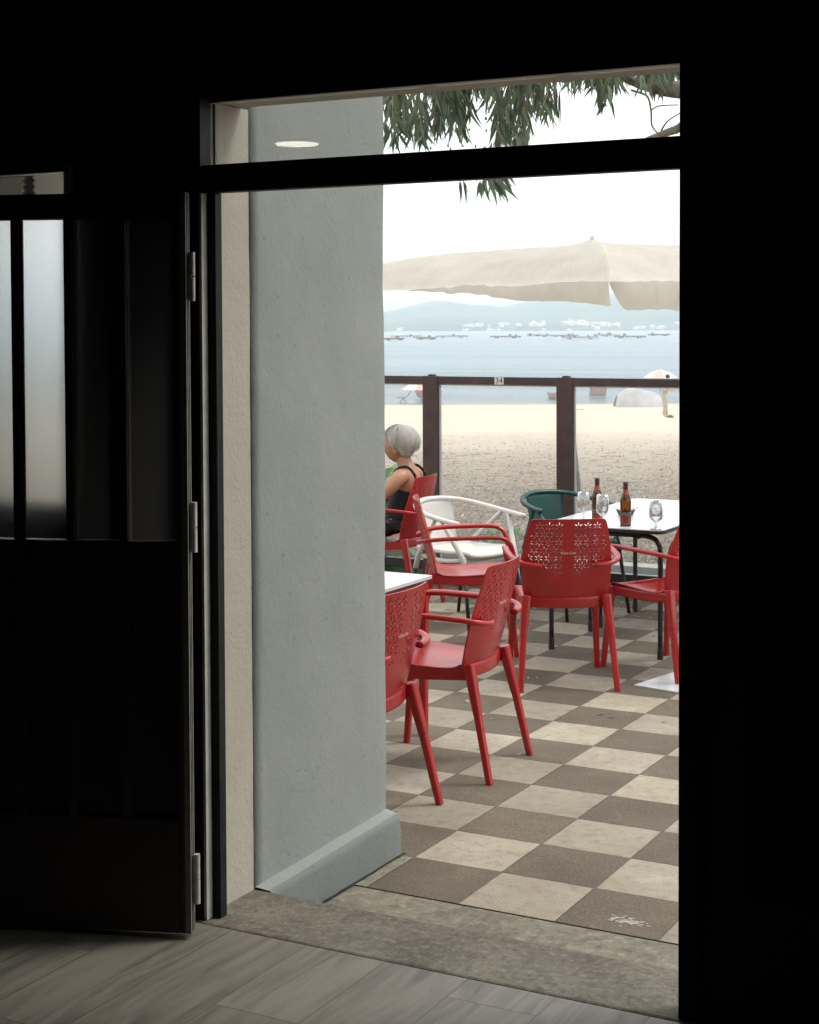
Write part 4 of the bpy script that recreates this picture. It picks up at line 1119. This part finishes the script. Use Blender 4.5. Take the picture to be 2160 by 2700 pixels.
def val(P, Q, hfn, inw, s0, s1, n=40):
    bm = bmesh.new()
    nrm = (Q-P).cross(V((0, 0, 1))).normalized()
    if (A-P).dot(nrm) < 0: nrm = -nrm
    def fn(s, t):
        u = s0+(s1-s0)*s; top = facept(P, Q, u, 1); h = hfn(u)
        return top + nrm*(inw*t*t*(.6+.4*math.sin(u*9)) + .012*math.sin(u*31)*t) - V((0, 0, h*t))
    grid_surface(bm, fn, n, 6); return bm
obj('valance', val(C2, C1, lambda u: .185*max(0.03, (u-.42)/.58)**.85, .05, .42, .994), 'canvas', pz, smooth=True)
obj('valance', val(C1, C3, lambda u: .215*min(1, max(.02, (u-.003)/.055))**.75, .06, .003, 1, 80), 'canvas', pz, smooth=True)
obj('finial', lathed([(.016, -.02), (.022, 0), (.02, .012), (.008, .018)], 14, tuple(A-O+V((0, 0, .012)))), 'alu', pz)
# cantilever arm and mast, out of sight to the right
hub = A-O-V((0, 0, .10)); ms = at(2330, 800, 14.2)-O
obj('arm', swept([tuple(hub), tuple(hub.lerp(V((ms.x, ms.y, hub.z)), 1))], .05, n=10), 'alu', pz)
obj('mast', swept([(ms.x, ms.y, 0), (ms.x, ms.y, hub.z)], .08, n=12), 'alu', pz)
for Ck in (C1, C2, C3, C4):
    obj('rib', swept([tuple(facept(Ck, Ck+(Ck-A)*.0001, 0, t)-V((0, 0, .02))) for t in (.02, .1, .3, .5, .7, .85, .98)], .018, n=6), 'alu', pz)

# ================================================================== EUCALYPTUS ABOVE THE TERRACE
def leaf(bm, p, d, ln, wd, curl):
    d = V(d).normalized(); s = d.cross(V((random.uniform(-1, 1), random.uniform(-1, 1), random.uniform(-.3, .3)))).normalized()
    side = s; n = 5; L_, R_ = [], []; q = V(p); step = ln/n
    bend = side*curl
    for i in range(n+1):
        f = i/n; wv = wd*.5*(math.sin(PI*min(1, (f+.06))**.62) if f < .98 else 0) if f > 0 else wd*.08
        nrm = d.cross(side).normalized()
        L_.append(bm.verts.new(q - side*wv + nrm*0)); R_.append(bm.verts.new(q + side*wv + nrm*wv*.35))
        d = (d + bend/n + V((0, 0, -.10))).normalized(); side = (side - d*side.dot(d)).normalized(); q = q + d*step
    for i in range(n): bm.faces.new((L_[i], R_[i], R_[i+1], L_[i+1]))
euc = thing('eucalyptus_tree', 'eucalyptus branches with long drooping leaves hanging above the terrace', 'tree', tuple(at(2650, 863, 8.9).xy)+(GZ,))
EO = V(euc.location)
lb = bmesh.new(); tb = bmesh.new(); pb_ = bmesh.new()
def spray(px, y0, y1, d, nl, ln=(.10, .19), wd=(.014, .024)):
    top = at(px, y0, d); bot = at(px + random.uniform(-16, 16), y1, d + random.uniform(-.15, .15))
    mid = top.lerp(bot, .5) + V((random.uniform(-.04, .04), random.uniform(-.04, .04), 0))
    pth = smooth_path([top, mid, bot], 4)
    sweep(tb, [tuple(q-EO) for q in pth], .0045, n=4)
    span = (top-bot).length
    for k in range(nl):
        f = random.random()**.85; q = pth[min(int(f*8), 8)]
        l_ = random.uniform(*ln); l_ = min(l_, max(.05, (1-f)*span + .11))
        a = random.uniform(0, 2*PI); dd = V((math.cos(a)*.42, math.sin(a)*.42, -1+random.uniform(-.1, .25)))
        leaf(lb, q-EO, dd, l_, random.uniform(*wd), random.uniform(-.9, .9))
zones = [  # px0, px1, y0, y end range, sprays, leaves each
 (1010, 1080, 130, (225, 300), 14, 12), (1115, 1235, 120, (200, 290), 26, 15), (1015, 1060, 230, (300, 330), 5, 9), (1085, 1135, 230, (300, 350), 6, 9), (1145, 1225, 200, (300, 370), 15, 12),
 (1240, 1300, 130, (200, 240), 9, 10), (1280, 1400, 130, (200, 270), 18, 12), (1295, 1345, 250, (330, 385), 9, 11), (1355, 1400, 230, (320, 390), 10, 11), (1405, 1440, 180, (260, 330), 7, 9),
 (1225, 1330, 380, (440, 476), 8, 7), (1425, 1530, 150, (185, 222), 9, 6), (1545, 1600, 120, (180, 235), 16, 13), (1590, 1640, 120, (180, 225), 12, 12), (1575, 1610, 160, (235, 262), 7, 8),
 (1640, 1790, 90, (150, 205), 30, 11), (1690, 1740, 120, (215, 245), 5, 8), (1040, 1140, 290, (350, 385), 7, 6), (1715, 1750, 120, (190, 205), 3, 8),
 (850, 1010, 100, (200, 400), 30, 12), (1800, 2300, 60, (120, 300), 40, 12), (1000, 1900, -60, (40, 140), 70, 12)]
for x0_, x1_, y0_, (ya, yb), n_, nl_ in zones:
    for k in range(n_):
        spray(random.uniform(x0_, x1_), y0_+random.uniform(-20, 20), random.uniform(ya, yb), random.uniform(7.4, 9.4), nl_)
for px_, py_ in ((1468, 230), (1476, 240), (1450, 225)):      # long hanging bark ribbons
    q = at(px_, py_, 8.3)
    for k in range(3): leaf(lb, q-EO, (random.uniform(-.1, .1), random.uniform(-.1, .1), -1), random.uniform(.14, .24), .012, .15)
for px_, py_, dx_, dy_, ln_ in ((1210, 476, 6, 1, .13), (1226, 474, 10, 1, .15), (1262, 478, -3, 1, .10), (1290, 470, 22, 1, .17), (1300, 474, 20, 1, .14), (1312, 474, 30, 1, .16), (1318, 462, 34, .8, .13), (1276, 474, 4, 1, .12), (1600, 270, -18, 1, .10), (1585, 268, -10, 1, .08), (1612, 262, 4, 1, .12)):
    for k in range(2):
        q = at(px_+random.uniform(-5, 5), py_, 8.0); dd = (CR*(dx_/30) + V((0, 0, -dy_)))
        leaf(lb, q-EO, dd, ln_*random.uniform(.8, 1.1), .020, .4)
for k in range(120):
    px_, py_, d_ = random.uniform(1020, 1420), random.uniform(180, 390), random.uniform(7.4, 9)
    q = at(px_, py_, d_)-EO; lathe(pb_, [(.002, 0), (.005, -.006), (.006, -.012), (.003, -.017)], 6, tuple(q))
print('leaf faces', len(lb.faces))
cw = obj('crown', lb, 'leaf', euc); obj('twigs', tb, 'twig', euc); obj('seed_pods', pb_, 'pod', euc)
def limb(pts, r0, r1, mat='bark', sm=5):
    P_ = [tuple(at(*q)-EO) for q in pts]; P_ = smooth_path(P_, sm)
    P_ = [q + V((.010*pnoise(q*4), .010*pnoise(q*4+V((9, 0, 0))), .010*pnoise(q*4+V((0, 9, 0))))) for q in P_]
    return obj('branch', swept(P_, 2*r0, n=12, taper=(1, r1/r0)), mat, euc, smooth=True)
limb([(2500, 330, 8.9), (2150, 250, 8.8), (1900, 238, 8.6), (1780, 237, 8.5), (1705, 224, 8.5), (1645, 205, 8.4)], .085, .020)
limb([(1660, 208, 8.4), (1560, 188, 8.4), (1500, 212, 8.4), (1455, 205, 8.4), (1405, 240, 8.3)], .022, .009)
limb([(1480, 210, 8.4), (1430, 208, 8.5), (1360, 190, 8.5), (1250, 170, 8.6), (1100, 140, 8.8)], .013, .008)
limb([(1400, 238, 8.3), (1370, 262, 8.3), (1350, 240, 8.2), (1320, 190, 8.2)], .006, .004)
limb([(2450, 500, 8.9), (2100, 400, 8.5), (1850, 325, 8.2), (1780, 342, 8.2), (1725, 362, 8.2), (1640, 400, 8.3)], .035, .012)
limb([(1665, 236, 8.4), (1707, 252, 8.3), (1718, 290, 8.3), (1720, 330, 8.3), (1736, 354, 8.2)], .006, .004)
limb([(1719, 290, 8.3), (1740, 280, 8.3), (1790, 277, 8.3)], .004, .003)
limb([(1742, 344, 8.2), (1758, 320, 8.2), (1790, 300, 8.2)], .005, .003)
limb([(1690, 210, 8.4), (1740, 208, 8.3), (1790, 190, 8.2)], .005, .003)
b0 = at(2650, 863, 8.9); tk = [(0, 0, 0), (.05, .02, 1.0), (.0, .05, 2.2), (-.05, .0, 3.3), (-.15, 0, 5.0), (-.1, .1, 7.0)]
obj('trunk', swept(tk, .52, n=18, taper=(1, .45), smooth=5), 'bark', euc, smooth=True)

# ================================================================== LOW PLANTS AND LITTER BEHIND THE FENCE
def broad(bm, p, d, ln, wd, drop):
    leafd = V(d).normalized(); side = leafd.cross(V((0, 0, 1))).normalized(); q = V(p); n = 6; Lr, Rr = [], []
    for i in range(n+1):
        f = i/n; wv = wd*.5*math.sin(PI*min(1, f*.94+.03))**.8
        Lr.append(bm.verts.new(q-side*wv+V((0, 0, wv*.3)))); Rr.append(bm.verts.new(q+side*wv+V((0, 0, wv*.3))))
        leafd = (leafd+V((0, 0, -drop/n))).normalized(); q = q+leafd*ln/n
    for i in range(n): bm.faces.new((Lr[i], Rr[i], Rr[i+1], Lr[i+1]))
def plant(label, px, py, d, n, ln, wd, h, mat='plant', cat='plant', grp=None, nm='leafy_plant'):
    base = at(px, py, d); s = depth_s(base.x, base.y); base.z = ground_z(s)
    t = thing(nm, label, cat, tuple(base), 0, grp); bm = bmesh.new()
    for k in range(n):
        a = random.uniform(0, 2*PI); el = random.uniform(.5, 1.5); z = h*random.uniform(.0, .55)
        broad(bm, (random.uniform(-.05, .05), random.uniform(-.05, .05), z), (math.cos(a), math.sin(a), el), ln*random.uniform(.6, 1.1), wd*random.uniform(.7, 1.1), random.uniform(.8, 2))
    obj('leaves', bm, mat, t)
    obj('stem', swept([(0, 0, 0), (.02, .01, h*.6)], .012, n=5), 'twig', t)
plant('bright green leafy plant in front of the seated woman behind the glass', 1006, 1300, 12.0, 120, .48, .075, 1.45)
plant('pale dry tuft of grass behind the seated woman', 1100, 1330, 13.5, 90, .34, .012, .35, 'litter', 'grass tuft', None, 'grass_tuft')
plant('low green weed growing through the leaf litter near the white armchair', 1292, 1400, 15.0, 60, .24, .06, .16, grp='weeds in the sand')
plant('small green weed nearest the open arm of the white armchair', 1352, 1385, 15.4, 46, .22, .055, .14, grp='weeds in the sand')
plant('green weed seen between the arms of the red and white armchairs', 1272, 1425, 13.7, 60, .24, .06, .12, grp='weeds in the sand')
plant('green weed under the seat of the womans red armchair', 1085, 1470, 12.2, 50, .22, .06, .14, grp='weeds in the sand')
plant('dark green weed below the bottom rail left of the white chair legs', 1102, 1530, 11.6, 44, .18, .05, .06, grp='weeds in the sand')
plant('green weed below the bottom rail behind the table leg', 1030, 1512, 11.9, 44, .18, .05, .06, grp='weeds in the sand')
bm = bmesh.new()
def scatter(n, s0, s1, x0, x1, zf, l0, l1, pw_=1.0):
    for k in range(n):
        s = s0 + (s1-s0)*random.random()**pw_
        if random.random() > (1-(s-s0)/(s1-s0))**1.3: continue
        x = random.uniform(x0, x1)*(s/12); p = cam_to_world(x, s, 0); z = zf(s)
        if z is None: continue
        a = random.uniform(0, 2*PI); ln = random.uniform(l0, l1); wd = ln*random.uniform(.12, .28)
        d1 = V((math.cos(a), math.sin(a), random.uniform(-.1, .35))); sd_ = V((-math.sin(a), math.cos(a), random.uniform(-.3, .3)))
        q = V((p.x, p.y, z+random.uniform(.004, .02))); A_ = q; B_ = q+d1*ln*.5+sd_*wd; C_ = q+d1*ln+V((0, 0, random.uniform(-.01, .02))); D_ = q+d1*ln*.5-sd_*wd
        bm.faces.new([bm.verts.new(v) for v in (A_, B_, C_, D_)])
scatter(60000, 10.75, 46, -1.2, 2.8, lambda s: ground_z(s)+(.0 if s < 14 else .03), .025, .085, 1.9)
for k in range(700):
    s = 11 + 22*random.random()**1.6; x = random.uniform(-1.2, 2.8)*s/12; a = TH + random.gauss(0, .45); ln = random.uniform(.10, .32)
    p = cam_to_world(x, s, 0); d1 = V((math.cos(a), math.sin(a), random.uniform(-.03, .06))); q = V((p.x, p.y, ground_z(s)+(.008 if s < 14 else .035)))
    sweep(bm, [tuple(q), tuple(q+d1*ln*.5+V((random.uniform(-.02, .02), random.uniform(-.02, .02), .008))), tuple(q+d1*ln)], random.uniform(.004, .009), n=3)
tag(obj('leaf_litter', bm, 'litter'), 'dry fallen leaves and twigs scattered over the sand behind the fence', 'leaf litter', kind='stuff')
bm = bmesh.new()
for k in range(900):
    x, y = random.uniform(-5.6, -2.4), 10.14 - abs(random.gauss(0, .55)) if k < 600 else random.uniform(6.0, 10.0)
    if k >= 600 and random.random() < .75: continue
    a = random.uniform(0, 2*PI); ln = random.uniform(.015, .055); d1 = V((math.cos(a), math.sin(a), .15))*ln; s_ = V((-math.sin(a), math.cos(a), .1))*ln*.2
    q = V((x, y, .003)); bm.faces.new([bm.verts.new(v) for v in (q, q+d1*.5+s_, q+d1, q+d1*.5-s_)])
tag(obj('fallen_leaves', bm, 'litter'), 'dry leaves blown over the far edge of the chequered paving', 'fallen leaves', kind='stuff')
# dried white splash on the slab nearest the door
def splash(cx, cy, n, r, seed, lab):
    random.seed(seed); bm = bmesh.new()
    for k in range(n):
        a = random.uniform(0, 2*PI); d = abs(random.gauss(0, r)); x, y = cx+math.cos(a)*d*1.5, cy+math.sin(a)*d*.8
        rr = random.uniform(.0012, .0068)*(1.3-min(1, d/r/2)); st_ = random.uniform(1, 2.2)
        m_ = [bm.verts.new((x+math.cos(2*PI*j/9)*rr*st_*random.uniform(.7, 1.2), y+math.sin(2*PI*j/9)*rr*random.uniform(.7, 1.2), .0012)) for j in range(9)]
        c = bm.verts.new((x, y, .0016))
        for j in range(9): bm.faces.new((m_[j], m_[(j+1) % 9], c))
    tag(obj('dropping_splash', bm, 'napkin_old'), lab, 'splash')
r = CF + CR*(1655-1080)/FPX + CD*(2432-CY)/FPX; q = CP + r*(-EYE/r.z)
splash(q.x, q.y, 85, .046, 3, 'dried white splash on the dark slab nearest the doorway')
random.seed(11)

# ================================================================== THINGS OUT ON THE BEACH
def beach_at(px, py):
    """point of the beach under photo pixel px, py"""
    r = CF + CR*(px-1080)/FPX + CD*(py-CY)/FPX; d = 12.0
    while d < 120:
        q = CP + r*d
        if q.z <= ground_z(depth_s(q.x, q.y)): break
        d += .05
    return q, d
YAW = TH
def bthing(name, label, cat, px, py, grp=None, rz=0):
    q, d = beach_at(px, py); return thing(name, label, cat, (q.x, q.y, q.z), YAW+rz, grp), d/FPX
# tent / windbreak cloth
t, k = bthing('beach_tent', 'grey beach shelter sagging on the sand by the waterline', 'tent', 1682, 1073)
w2 = 62*k; h2 = 52*k
def tent(s, tt):
    x = (s*2-1); top = h2*(.92+.08*math.sin(s*6)-.32*abs(x)**3)
    f = tt*2 if tt < .5 else 2-tt*2; y = (tt-.5)*1.6*(1-.2*abs(x))
    return V((x*w2*(1-.16*f*(1 if x < 0 else .4)), y, top*math.sin(f*PI/2)**.8 + .04*pnoise(V((s*6, tt*5, 0)))))
bm = bmesh.new(); grid_surface(bm, tent, 22, 20); obj('shelter_cloth', bm, 'grey_cloth', t, smooth=True)
bm = bmesh.new(); sweep(bm, [(w2*.60, -.86, h2*.28), (w2*.76, -.84, h2*.62)], .10, .02); sweep(bm, [(w2*.50, -.85, h2*.60), (w2*.66, -.84, h2*.45)], .08, .02); obj('printed_mark', bm, 'white_cloth', t)
def deck_chair(label, px, py, hgt, mat, rz):
    t, k = bthing('deck_chair', label, 'deck chair', px, py, 'canvas chairs out on the beach', rz); s = hgt*k
    def cl(u, v): return V(((u-.5)*s*.95, -.05*s+.62*s*(v if v > .45 else .45)-.62*s*.45 + (.0 if v > .45 else (.45-v)*-s*1.0), s*.38 + (max(0, v-.45)/.55)*s*.62 - .04*s*math.sin(PI*v)))
    bm = bmesh.new(); grid_surface(bm, cl, 6, 12, .01*s); obj('canvas', bm, mat, t, smooth=True)
    for sx in (-1, 1):
        obj('side_frame', swept([(sx*.5*s, -.5*s, 0), (sx*.5*s, .32*s, s)], .045*s, n=6), 'grey_pole', t)
        obj('leg', swept([(sx*.5*s, .3*s, 0), (sx*.5*s, -.42*s, s*.42)], .045*s, n=6), 'grey_pole', t)
        obj('armrest', swept([(sx*.56*s, -.4*s, s*.50), (sx*.56*s, .15*s, s*.52)], .06*s, .03*s, n=6), 'grey_pole', t)
    return t
deck_chair('pale pink deck chair facing the sea left of the grey shelter', 1577, 1058, 42, 'pink_cloth', PI)
deck_chair('small red beach chair half hidden by the right fence post', 1458, 1060, 26, 'pink_cloth', 2.6)
deck_chair('pink beach chair under the parasol by the left fence post', 1112, 1062, 44, 'pink_cloth', 2.2)
# grey folding recliner
t, k = bthing('folding_recliner', 'grey folding recliner frame beside the pillar edge, out on the beach', 'recliner', 1068, 1064)
bm = bmesh.new()
for y in (-.3, .3):
    sweep(bm, [(-22*k, y, 18*k), (4*k, y, 16*k), (20*k, y, 40*k)], 2.6*k, n=6); sweep(bm, [(-16*k, y, 0), (-2*k, y, 17*k)], 2.2*k, n=6); sweep(bm, [(8*k, y, 0), (-8*k, y, 17*k)], 2.2*k, n=6)
for x, z in ((-21, 18), (3, 16), (20, 40)): sweep(bm, [(x*k, -.3, z*k), (x*k, .3, z*k)], 2.2*k, n=6)
obj('tube_frame', bm, 'grey_pole', t)
bm = bmesh.new(); grid_surface(bm, lambda u, v: V(((-20+24*u)*k, -.28+.56*v, (17.5-1.5*u)*k)), 4, 2, .01); obj('sling_seat', bm, 'grey_cloth', t)
def beach_umbrella(label, px, py, top, half, stripe, rz=0):
    t, k = bthing('beach_umbrella', label, 'beach umbrella', px, py, 'umbrellas out on the beach', rz); R_, H_ = half*k, top*k
    n = 16; bm = bmesh.new(); ap = bm.verts.new((0, 0, H_)); r1 = [bm.verts.new((R_*.55*math.cos(2*PI*i/n), R_*.55*math.sin(2*PI*i/n), H_-R_*.16)) for i in range(n)]
    r2 = [bm.verts.new((R_*(1 if i % 2 == 0 else .96)*math.cos(2*PI*i/n), R_*(1 if i % 2 == 0 else .96)*math.sin(2*PI*i/n), H_-R_*.46)) for i in range(n)]
    for i in range(n):
        f1 = bm.faces.new((ap, r1[i], r1[(i+1) % n])); f2 = bm.faces.new((r1[i], r2[i], r2[(i+1) % n], r1[(i+1) % n]))
        if (i//2) % 2: f1.material_index = f2.material_index = 1
    obj('canopy', bm, None, t, mats=['white_cloth', stripe]); obj('pole', swept([(0, 0, 0), (0, 0, H_+.06)], .05, n=8), 'grey_pole', t)
beach_umbrella('white and orange beach umbrella rising above the rail at far right', 1742, 1068, 94, 46, 'pink_cloth', .1)
beach_umbrella('white and pink beach umbrella behind the left fence post', 1113, 1066, 66, 58, 'pink_cloth', .5)
# bather standing by the shelter
t, k = bthing('person', 'distant bather in stone coloured trousers bending over beside the grey shelter', 'person', 1753, 1101, None, 0)
H_ = 112*k; u_ = H_/1.68
def s_(p): return V(p)*u_
ch = [[(s_((0, 0, .93)), .15*u_), (s_((.02, 0, 1.1)), .135*u_), (s_((.05, 0, 1.34)), .15*u_), (s_((.07, 0, 1.44)), .07*u_), (s_((.11, 0, 1.53)), .055*u_), (s_((.13, 0, 1.60)), .085*u_)]]
for sx, fy in ((-1, -.05), (1, .10)):
    ch.append([(s_((.0, sx*.09, .90)), .10*u_), (s_((.03, sx*.10, .50)), .065*u_), (s_((fy, sx*.11, .07)), .042*u_), (s_((fy+.16, sx*.11, .035)), .03*u_)])
    ch.append([(s_((.05, sx*.17, 1.38)), .055*u_), (s_((.12, sx*.22, 1.12)), .042*u_), (s_((.34, sx*.16, 1.08)), .034*u_), (s_((.42, sx*.15, 1.08)), .03*u_)])
bd = fused(skin_bm(ch, 1), 'body', 'skin_far', .022*u_, t, 2)
ch = [[(s_((0, 0, 1.0)), .17*u_), (s_((0, 0, .86)), .17*u_)]]
for sx, fy in ((-1, -.05), (1, .10)): ch.append([(s_((.0, sx*.08, .90)), .125*u_), (s_((.03, sx*.10, .50)), .10*u_), (s_((fy, sx*.11, .10)), .08*u_)])
fused(skin_bm(ch, 1), 'trousers', 'beige_clothes', .025*u_, t, 2)
ch = [[(s_((.02, 0, 1.03)), .155*u_), (s_((.05, 0, 1.36)), .165*u_)]]
fused(skin_bm(ch, 1), 'shirt', 'pink_cloth', .025*u_, t, 2)
obj('hair', ell(s_((.115, 0, 1.635)), (.10*u_, .09*u_, .085*u_)), 'dark_bag', t, smooth=True)
t, k = bthing('beach_bag', 'dark bag lying on the sand at the feet of the distant bather', 'bag', 1768, 1103)
bm = ell((0, 0, 4.2*k), (9.5*k, 7*k, 4.5*k), 8); obj('bag_body', bm, 'dark_bag', t, smooth=True)
obj('strap', swept([(-5*k, 0, 7*k), (0, 0, 10*k), (5*k, 0, 7*k)], 1.2*k, n=5, smooth=3), 'dark_bag', t)
t, k = bthing('sand_heap', 'small heap of brown seaweed on the sand right of the right post', 'seaweed heap', 1531, 1081)
bm = bmesh.new()
for j in range(6): q = ell((random.uniform(-9, 9)*k, random.uniform(-.3, .3), 1*k), (4.5*k, 3*k, 3*k), 6); me_ = bpy.data.meshes.new('e'); q.to_mesh(me_); q.free(); bm.from_mesh(me_)
obj('clumps', bm, 'pink_cloth', t)
for px_, lab in ((1334, 'little gull standing at the waterline, left of the pair'), (1347, 'little gull standing at the waterline, right of the pair')):
    t, k = bthing('gull', lab, 'bird', px_, 1066)
    bm = ell((0, 0, 4*k), (2.4*k, 1.3*k, 1.4*k), 8); q = ell((1.9*k, 0, 6.0*k), (.9*k, .8*k, .8*k), 6)
    me_ = bpy.data.meshes.new('e'); q.to_mesh(me_); q.free(); bm.from_mesh(me_)
    sweep(bm, [(-2*k, 0, 4.2*k), (-4*k, 0, 3.6*k)], 1.2*k, .5*k, n=5); sweep(bm, [(2.6*k, 0, 6*k), (3.7*k, 0, 5.8*k)], .5*k, n=4)
    for y in (-.5, .5): sweep(bm, [(0, y*k, 0), (0, y*k, 3.5*k)], .4*k, n=4)
    obj('body', bm, 'grey_cloth', t, smooth=True)

# ================================================================== MUSSEL RAFTS, FAR VILLAGE
def raft(px, py, wpx, lab):
    r = CF + CR*(px-1080)/FPX + CD*(py-CY)/FPX; kk = (-3.2-EYE)/r.z; q = CP + r*kk
    k = kk/FPX; W_ = wpx*k; D_ = min(16, W_*.7)
    t = thing('mussel_raft', lab, 'raft', (q.x, q.y, -3.2), YAW+random.uniform(-.12, .12), 'mussel rafts moored in the bay')
    bm = bmesh.new()
    for i in range(9): x = -W_/2+W_*i/8; box(bm, x-.16, x+.16, -D_/2, D_/2, .35, .65)
    for y in (-D_/2, -D_/4, 0, D_/4, D_/2): box(bm, -W_/2, W_/2, y-.3, y+.3, .66, 1.0)
    obj('timber_deck', bm, 'raft_wood', t)
    for sx in (-.3, .3):
        for sy in (-.3, .3): obj('float', lathed([(.2, -.4), (.7, -.3), (.7, .34), (.2, .345)], 10, (sx*W_, sy*D_, 0)), 'raft_wood', t)
    bm = bmesh.new()
    for i in range(random.randint(1, 2)): x = random.uniform(-.4, .4)*W_; box(bm, x, x+random.uniform(.6, 1.4), -1, 1, 1.01, random.uniform(1.5, 2.1))
    obj('deck_hut', bm, 'raft_wood', t)
rafts = [(1040, 897, 50, 'nearest raft by the pillar edge'), (1072, 890, 78, 'long raft just right of the pillar edge'), (1125, 895, 50, 'low raft in front of the long one near the pillar'), (1192, 890, 80, 'raft standing alone, second group from the pillar'),
 (1333, 891, 76, 'dark raft above the number plate'), (1408, 886, 34, 'small far raft left of the dark central pair'), (1450, 888, 48, 'dark raft left half of the central pair'), (1500, 888, 52, 'dark raft right half of the central pair'),
 (1530, 894, 92, 'widest low raft right of the centre'), (1580, 886, 28, 'small far raft right of the centre'), (1612, 887, 40, 'thin raft between the wide one and the door frame'), (1662, 891, 78, 'pale low raft near the right door frame'), (1738, 885, 52, 'rightmost raft beside the door frame')]
for x, y, w_, lab in rafts: raft(x, y, w_, 'brown mussel raft, ' + lab)
hm = None
names_ = ['farthest left of the big clusters', 'second cluster from the left', 'cluster above the raft left of centre', 'densest cluster, below the gap in the parasol valance', 'wide cluster right of the densest one', 'cluster just left of the door frame', 'small group on the low spur near the door frame', 'loose row on the shore below the spur', 'row at the waterline left of centre', 'last houses touching the door frame', 'few houses at the waterline by the pillar', 'few houses at the waterline under the left hill', 'row at the waterline under the centre', 'row at the waterline right of centre']
clusters = [(1262, 861, 34, 10), (1345, 860, 26, 8), (1416, 858, 22, 10), (1510, 855, 28, 16), (1560, 858, 34, 14), (1622, 859, 26, 8), (1735, 866, 20, 6), (1690, 870, 26, 6), (1310, 876, 30, 5), (1790, 857, 12, 4), (1050, 874, 30, 3), (1200, 874, 30, 3), (1460, 873, 60, 6), (1620, 873, 50, 6)]
dg = bpy.context.evaluated_depsgraph_get(); dg.update()
hills_o = [bpy.data.objects['hills'], bpy.data.objects['coastal_hills']]
def hill_hit(px, py):
    r = (CF + CR*(px-1080)/FPX + CD*(py-CY)/FPX).normalized(); best = None
    for h in hills_o:
        ok, loc, nrm, idx = h.ray_cast(CP, r)
        if ok and (best is None or (loc-CP).length < (best-CP).length): best = loc
    return best
hcount = 0
for ci, (cx, cy, sp, n_) in enumerate(clusters):
    for i in range(n_):
        q = hill_hit(cx+random.uniform(-sp, sp), cy+random.uniform(-5, 3.5))
        if q is None: continue
        d = (q-CP).length; w_ = random.uniform(4, 9)*d/2500; h_ = random.uniform(2.5, 5.5)*d/2500
        if hm is None:
            t = thing('white_house', 'tiny whitewashed house of the village on the far shore', 'house', tuple(q), YAW, 'white houses of the village on the far shore')
            obj('walls', mbox(-.5, .5, -.4, .4, -.4, .7), 'house_white', t)
            bm = bmesh.new(); v_ = [bm.verts.new(c) for c in ((-.54, -.45, .701), (.54, -.45, .701), (.54, .45, .701), (-.54, .45, .701), (-.54, 0, .95), (.54, 0, .95))]
            for f in ((0, 1, 5, 4), (2, 3, 4, 5), (0, 4, 3), (1, 2, 5), (3, 2, 1, 0)): bm.faces.new([v_[j] for j in f])
            obj('roof', bm, 'house_roof', t); hm = t
        else: t = copy_tree(hm)
        t['label'] = 'tiny white far shore house, ' + names_[ci]; t['group'] = 'white far shore houses, ' + names_[ci]
        t.location = q; t.scale = (w_, w_*.8, h_); t.rotation_euler = (0, 0, YAW+random.uniform(-.6, .6)); hcount += 1
print('houses', hcount)

# blind outside the side window (awning beam and scalloped valance)
ab = thing('window_awning', 'folded beige awning with dark scalloped edging outside the side window', 'awning', (0, 0, 0))
obj('fascia_board', mbox(-5.6, -3.30, 4.30, 4.33, 2.405, 2.50), 'cream_plaster', ab)
for k in range(7):
    x1 = -3.42 - k*.215; bm = bmesh.new(); n_ = 12
    L1 = [bm.verts.new((x1 + .006*math.cos(i*PI), 4.345, 2.398-.13*i/n_)) for i in range(n_+1)]
    R1 = [bm.verts.new((x1-.165 - .006*math.cos(i*PI), 4.345, 2.398-.13*i/n_)) for i in range(n_+1)]
    for i in range(n_): bm.faces.new((L1[i], R1[i], R1[i+1], L1[i+1]))
    obj('valance_panel', bm, 'white_cloth', ab)
obj('dark_backing', mbox(-5.6, -3.40, 4.352, 4.356, 2.27, 2.40), 'black_edge', ab)
# ================================================================== HAZE OVER THE BAY
hz = newmat('bay_haze'); hm_, hnt, hbs = hz; hnt.nodes.remove(hbs)
pv = hnt.nodes.new('ShaderNodeVolumePrincipled'); pv.inputs['Density'].default_value = 3.7e-4; pv.inputs['Color'].default_value = (.82, .93, 1.0, 1); pv.inputs['Anisotropy'].default_value = .3
hnt.links.new(pv.outputs[0], hnt.nodes['Material Output'].inputs['Volume'])
bm = bmesh.new(); q = [(-7400, -60), (7400, -60), (7400, 8400), (-7400, 8400)]
lo = [bm.verts.new((*cam_to_world(x, s, 0).xy, -9.0)) for x, s in q]; hi = [bm.verts.new((*cam_to_world(x, s, 0).xy, 125.0)) for x, s in q]
bm.faces.new(lo[::-1]); bm.faces.new(hi)
for i in range(4): bm.faces.new((lo[i], lo[(i+1) % 4], hi[(i+1) % 4], hi[i]))
ho = obj('haze', bm, hm_); tag(ho, kind='stuff'); ho['label'] = 'pale sea haze lying over the bay'; ho['category'] = 'haze'
scene.cycles.volume_bounces = 2
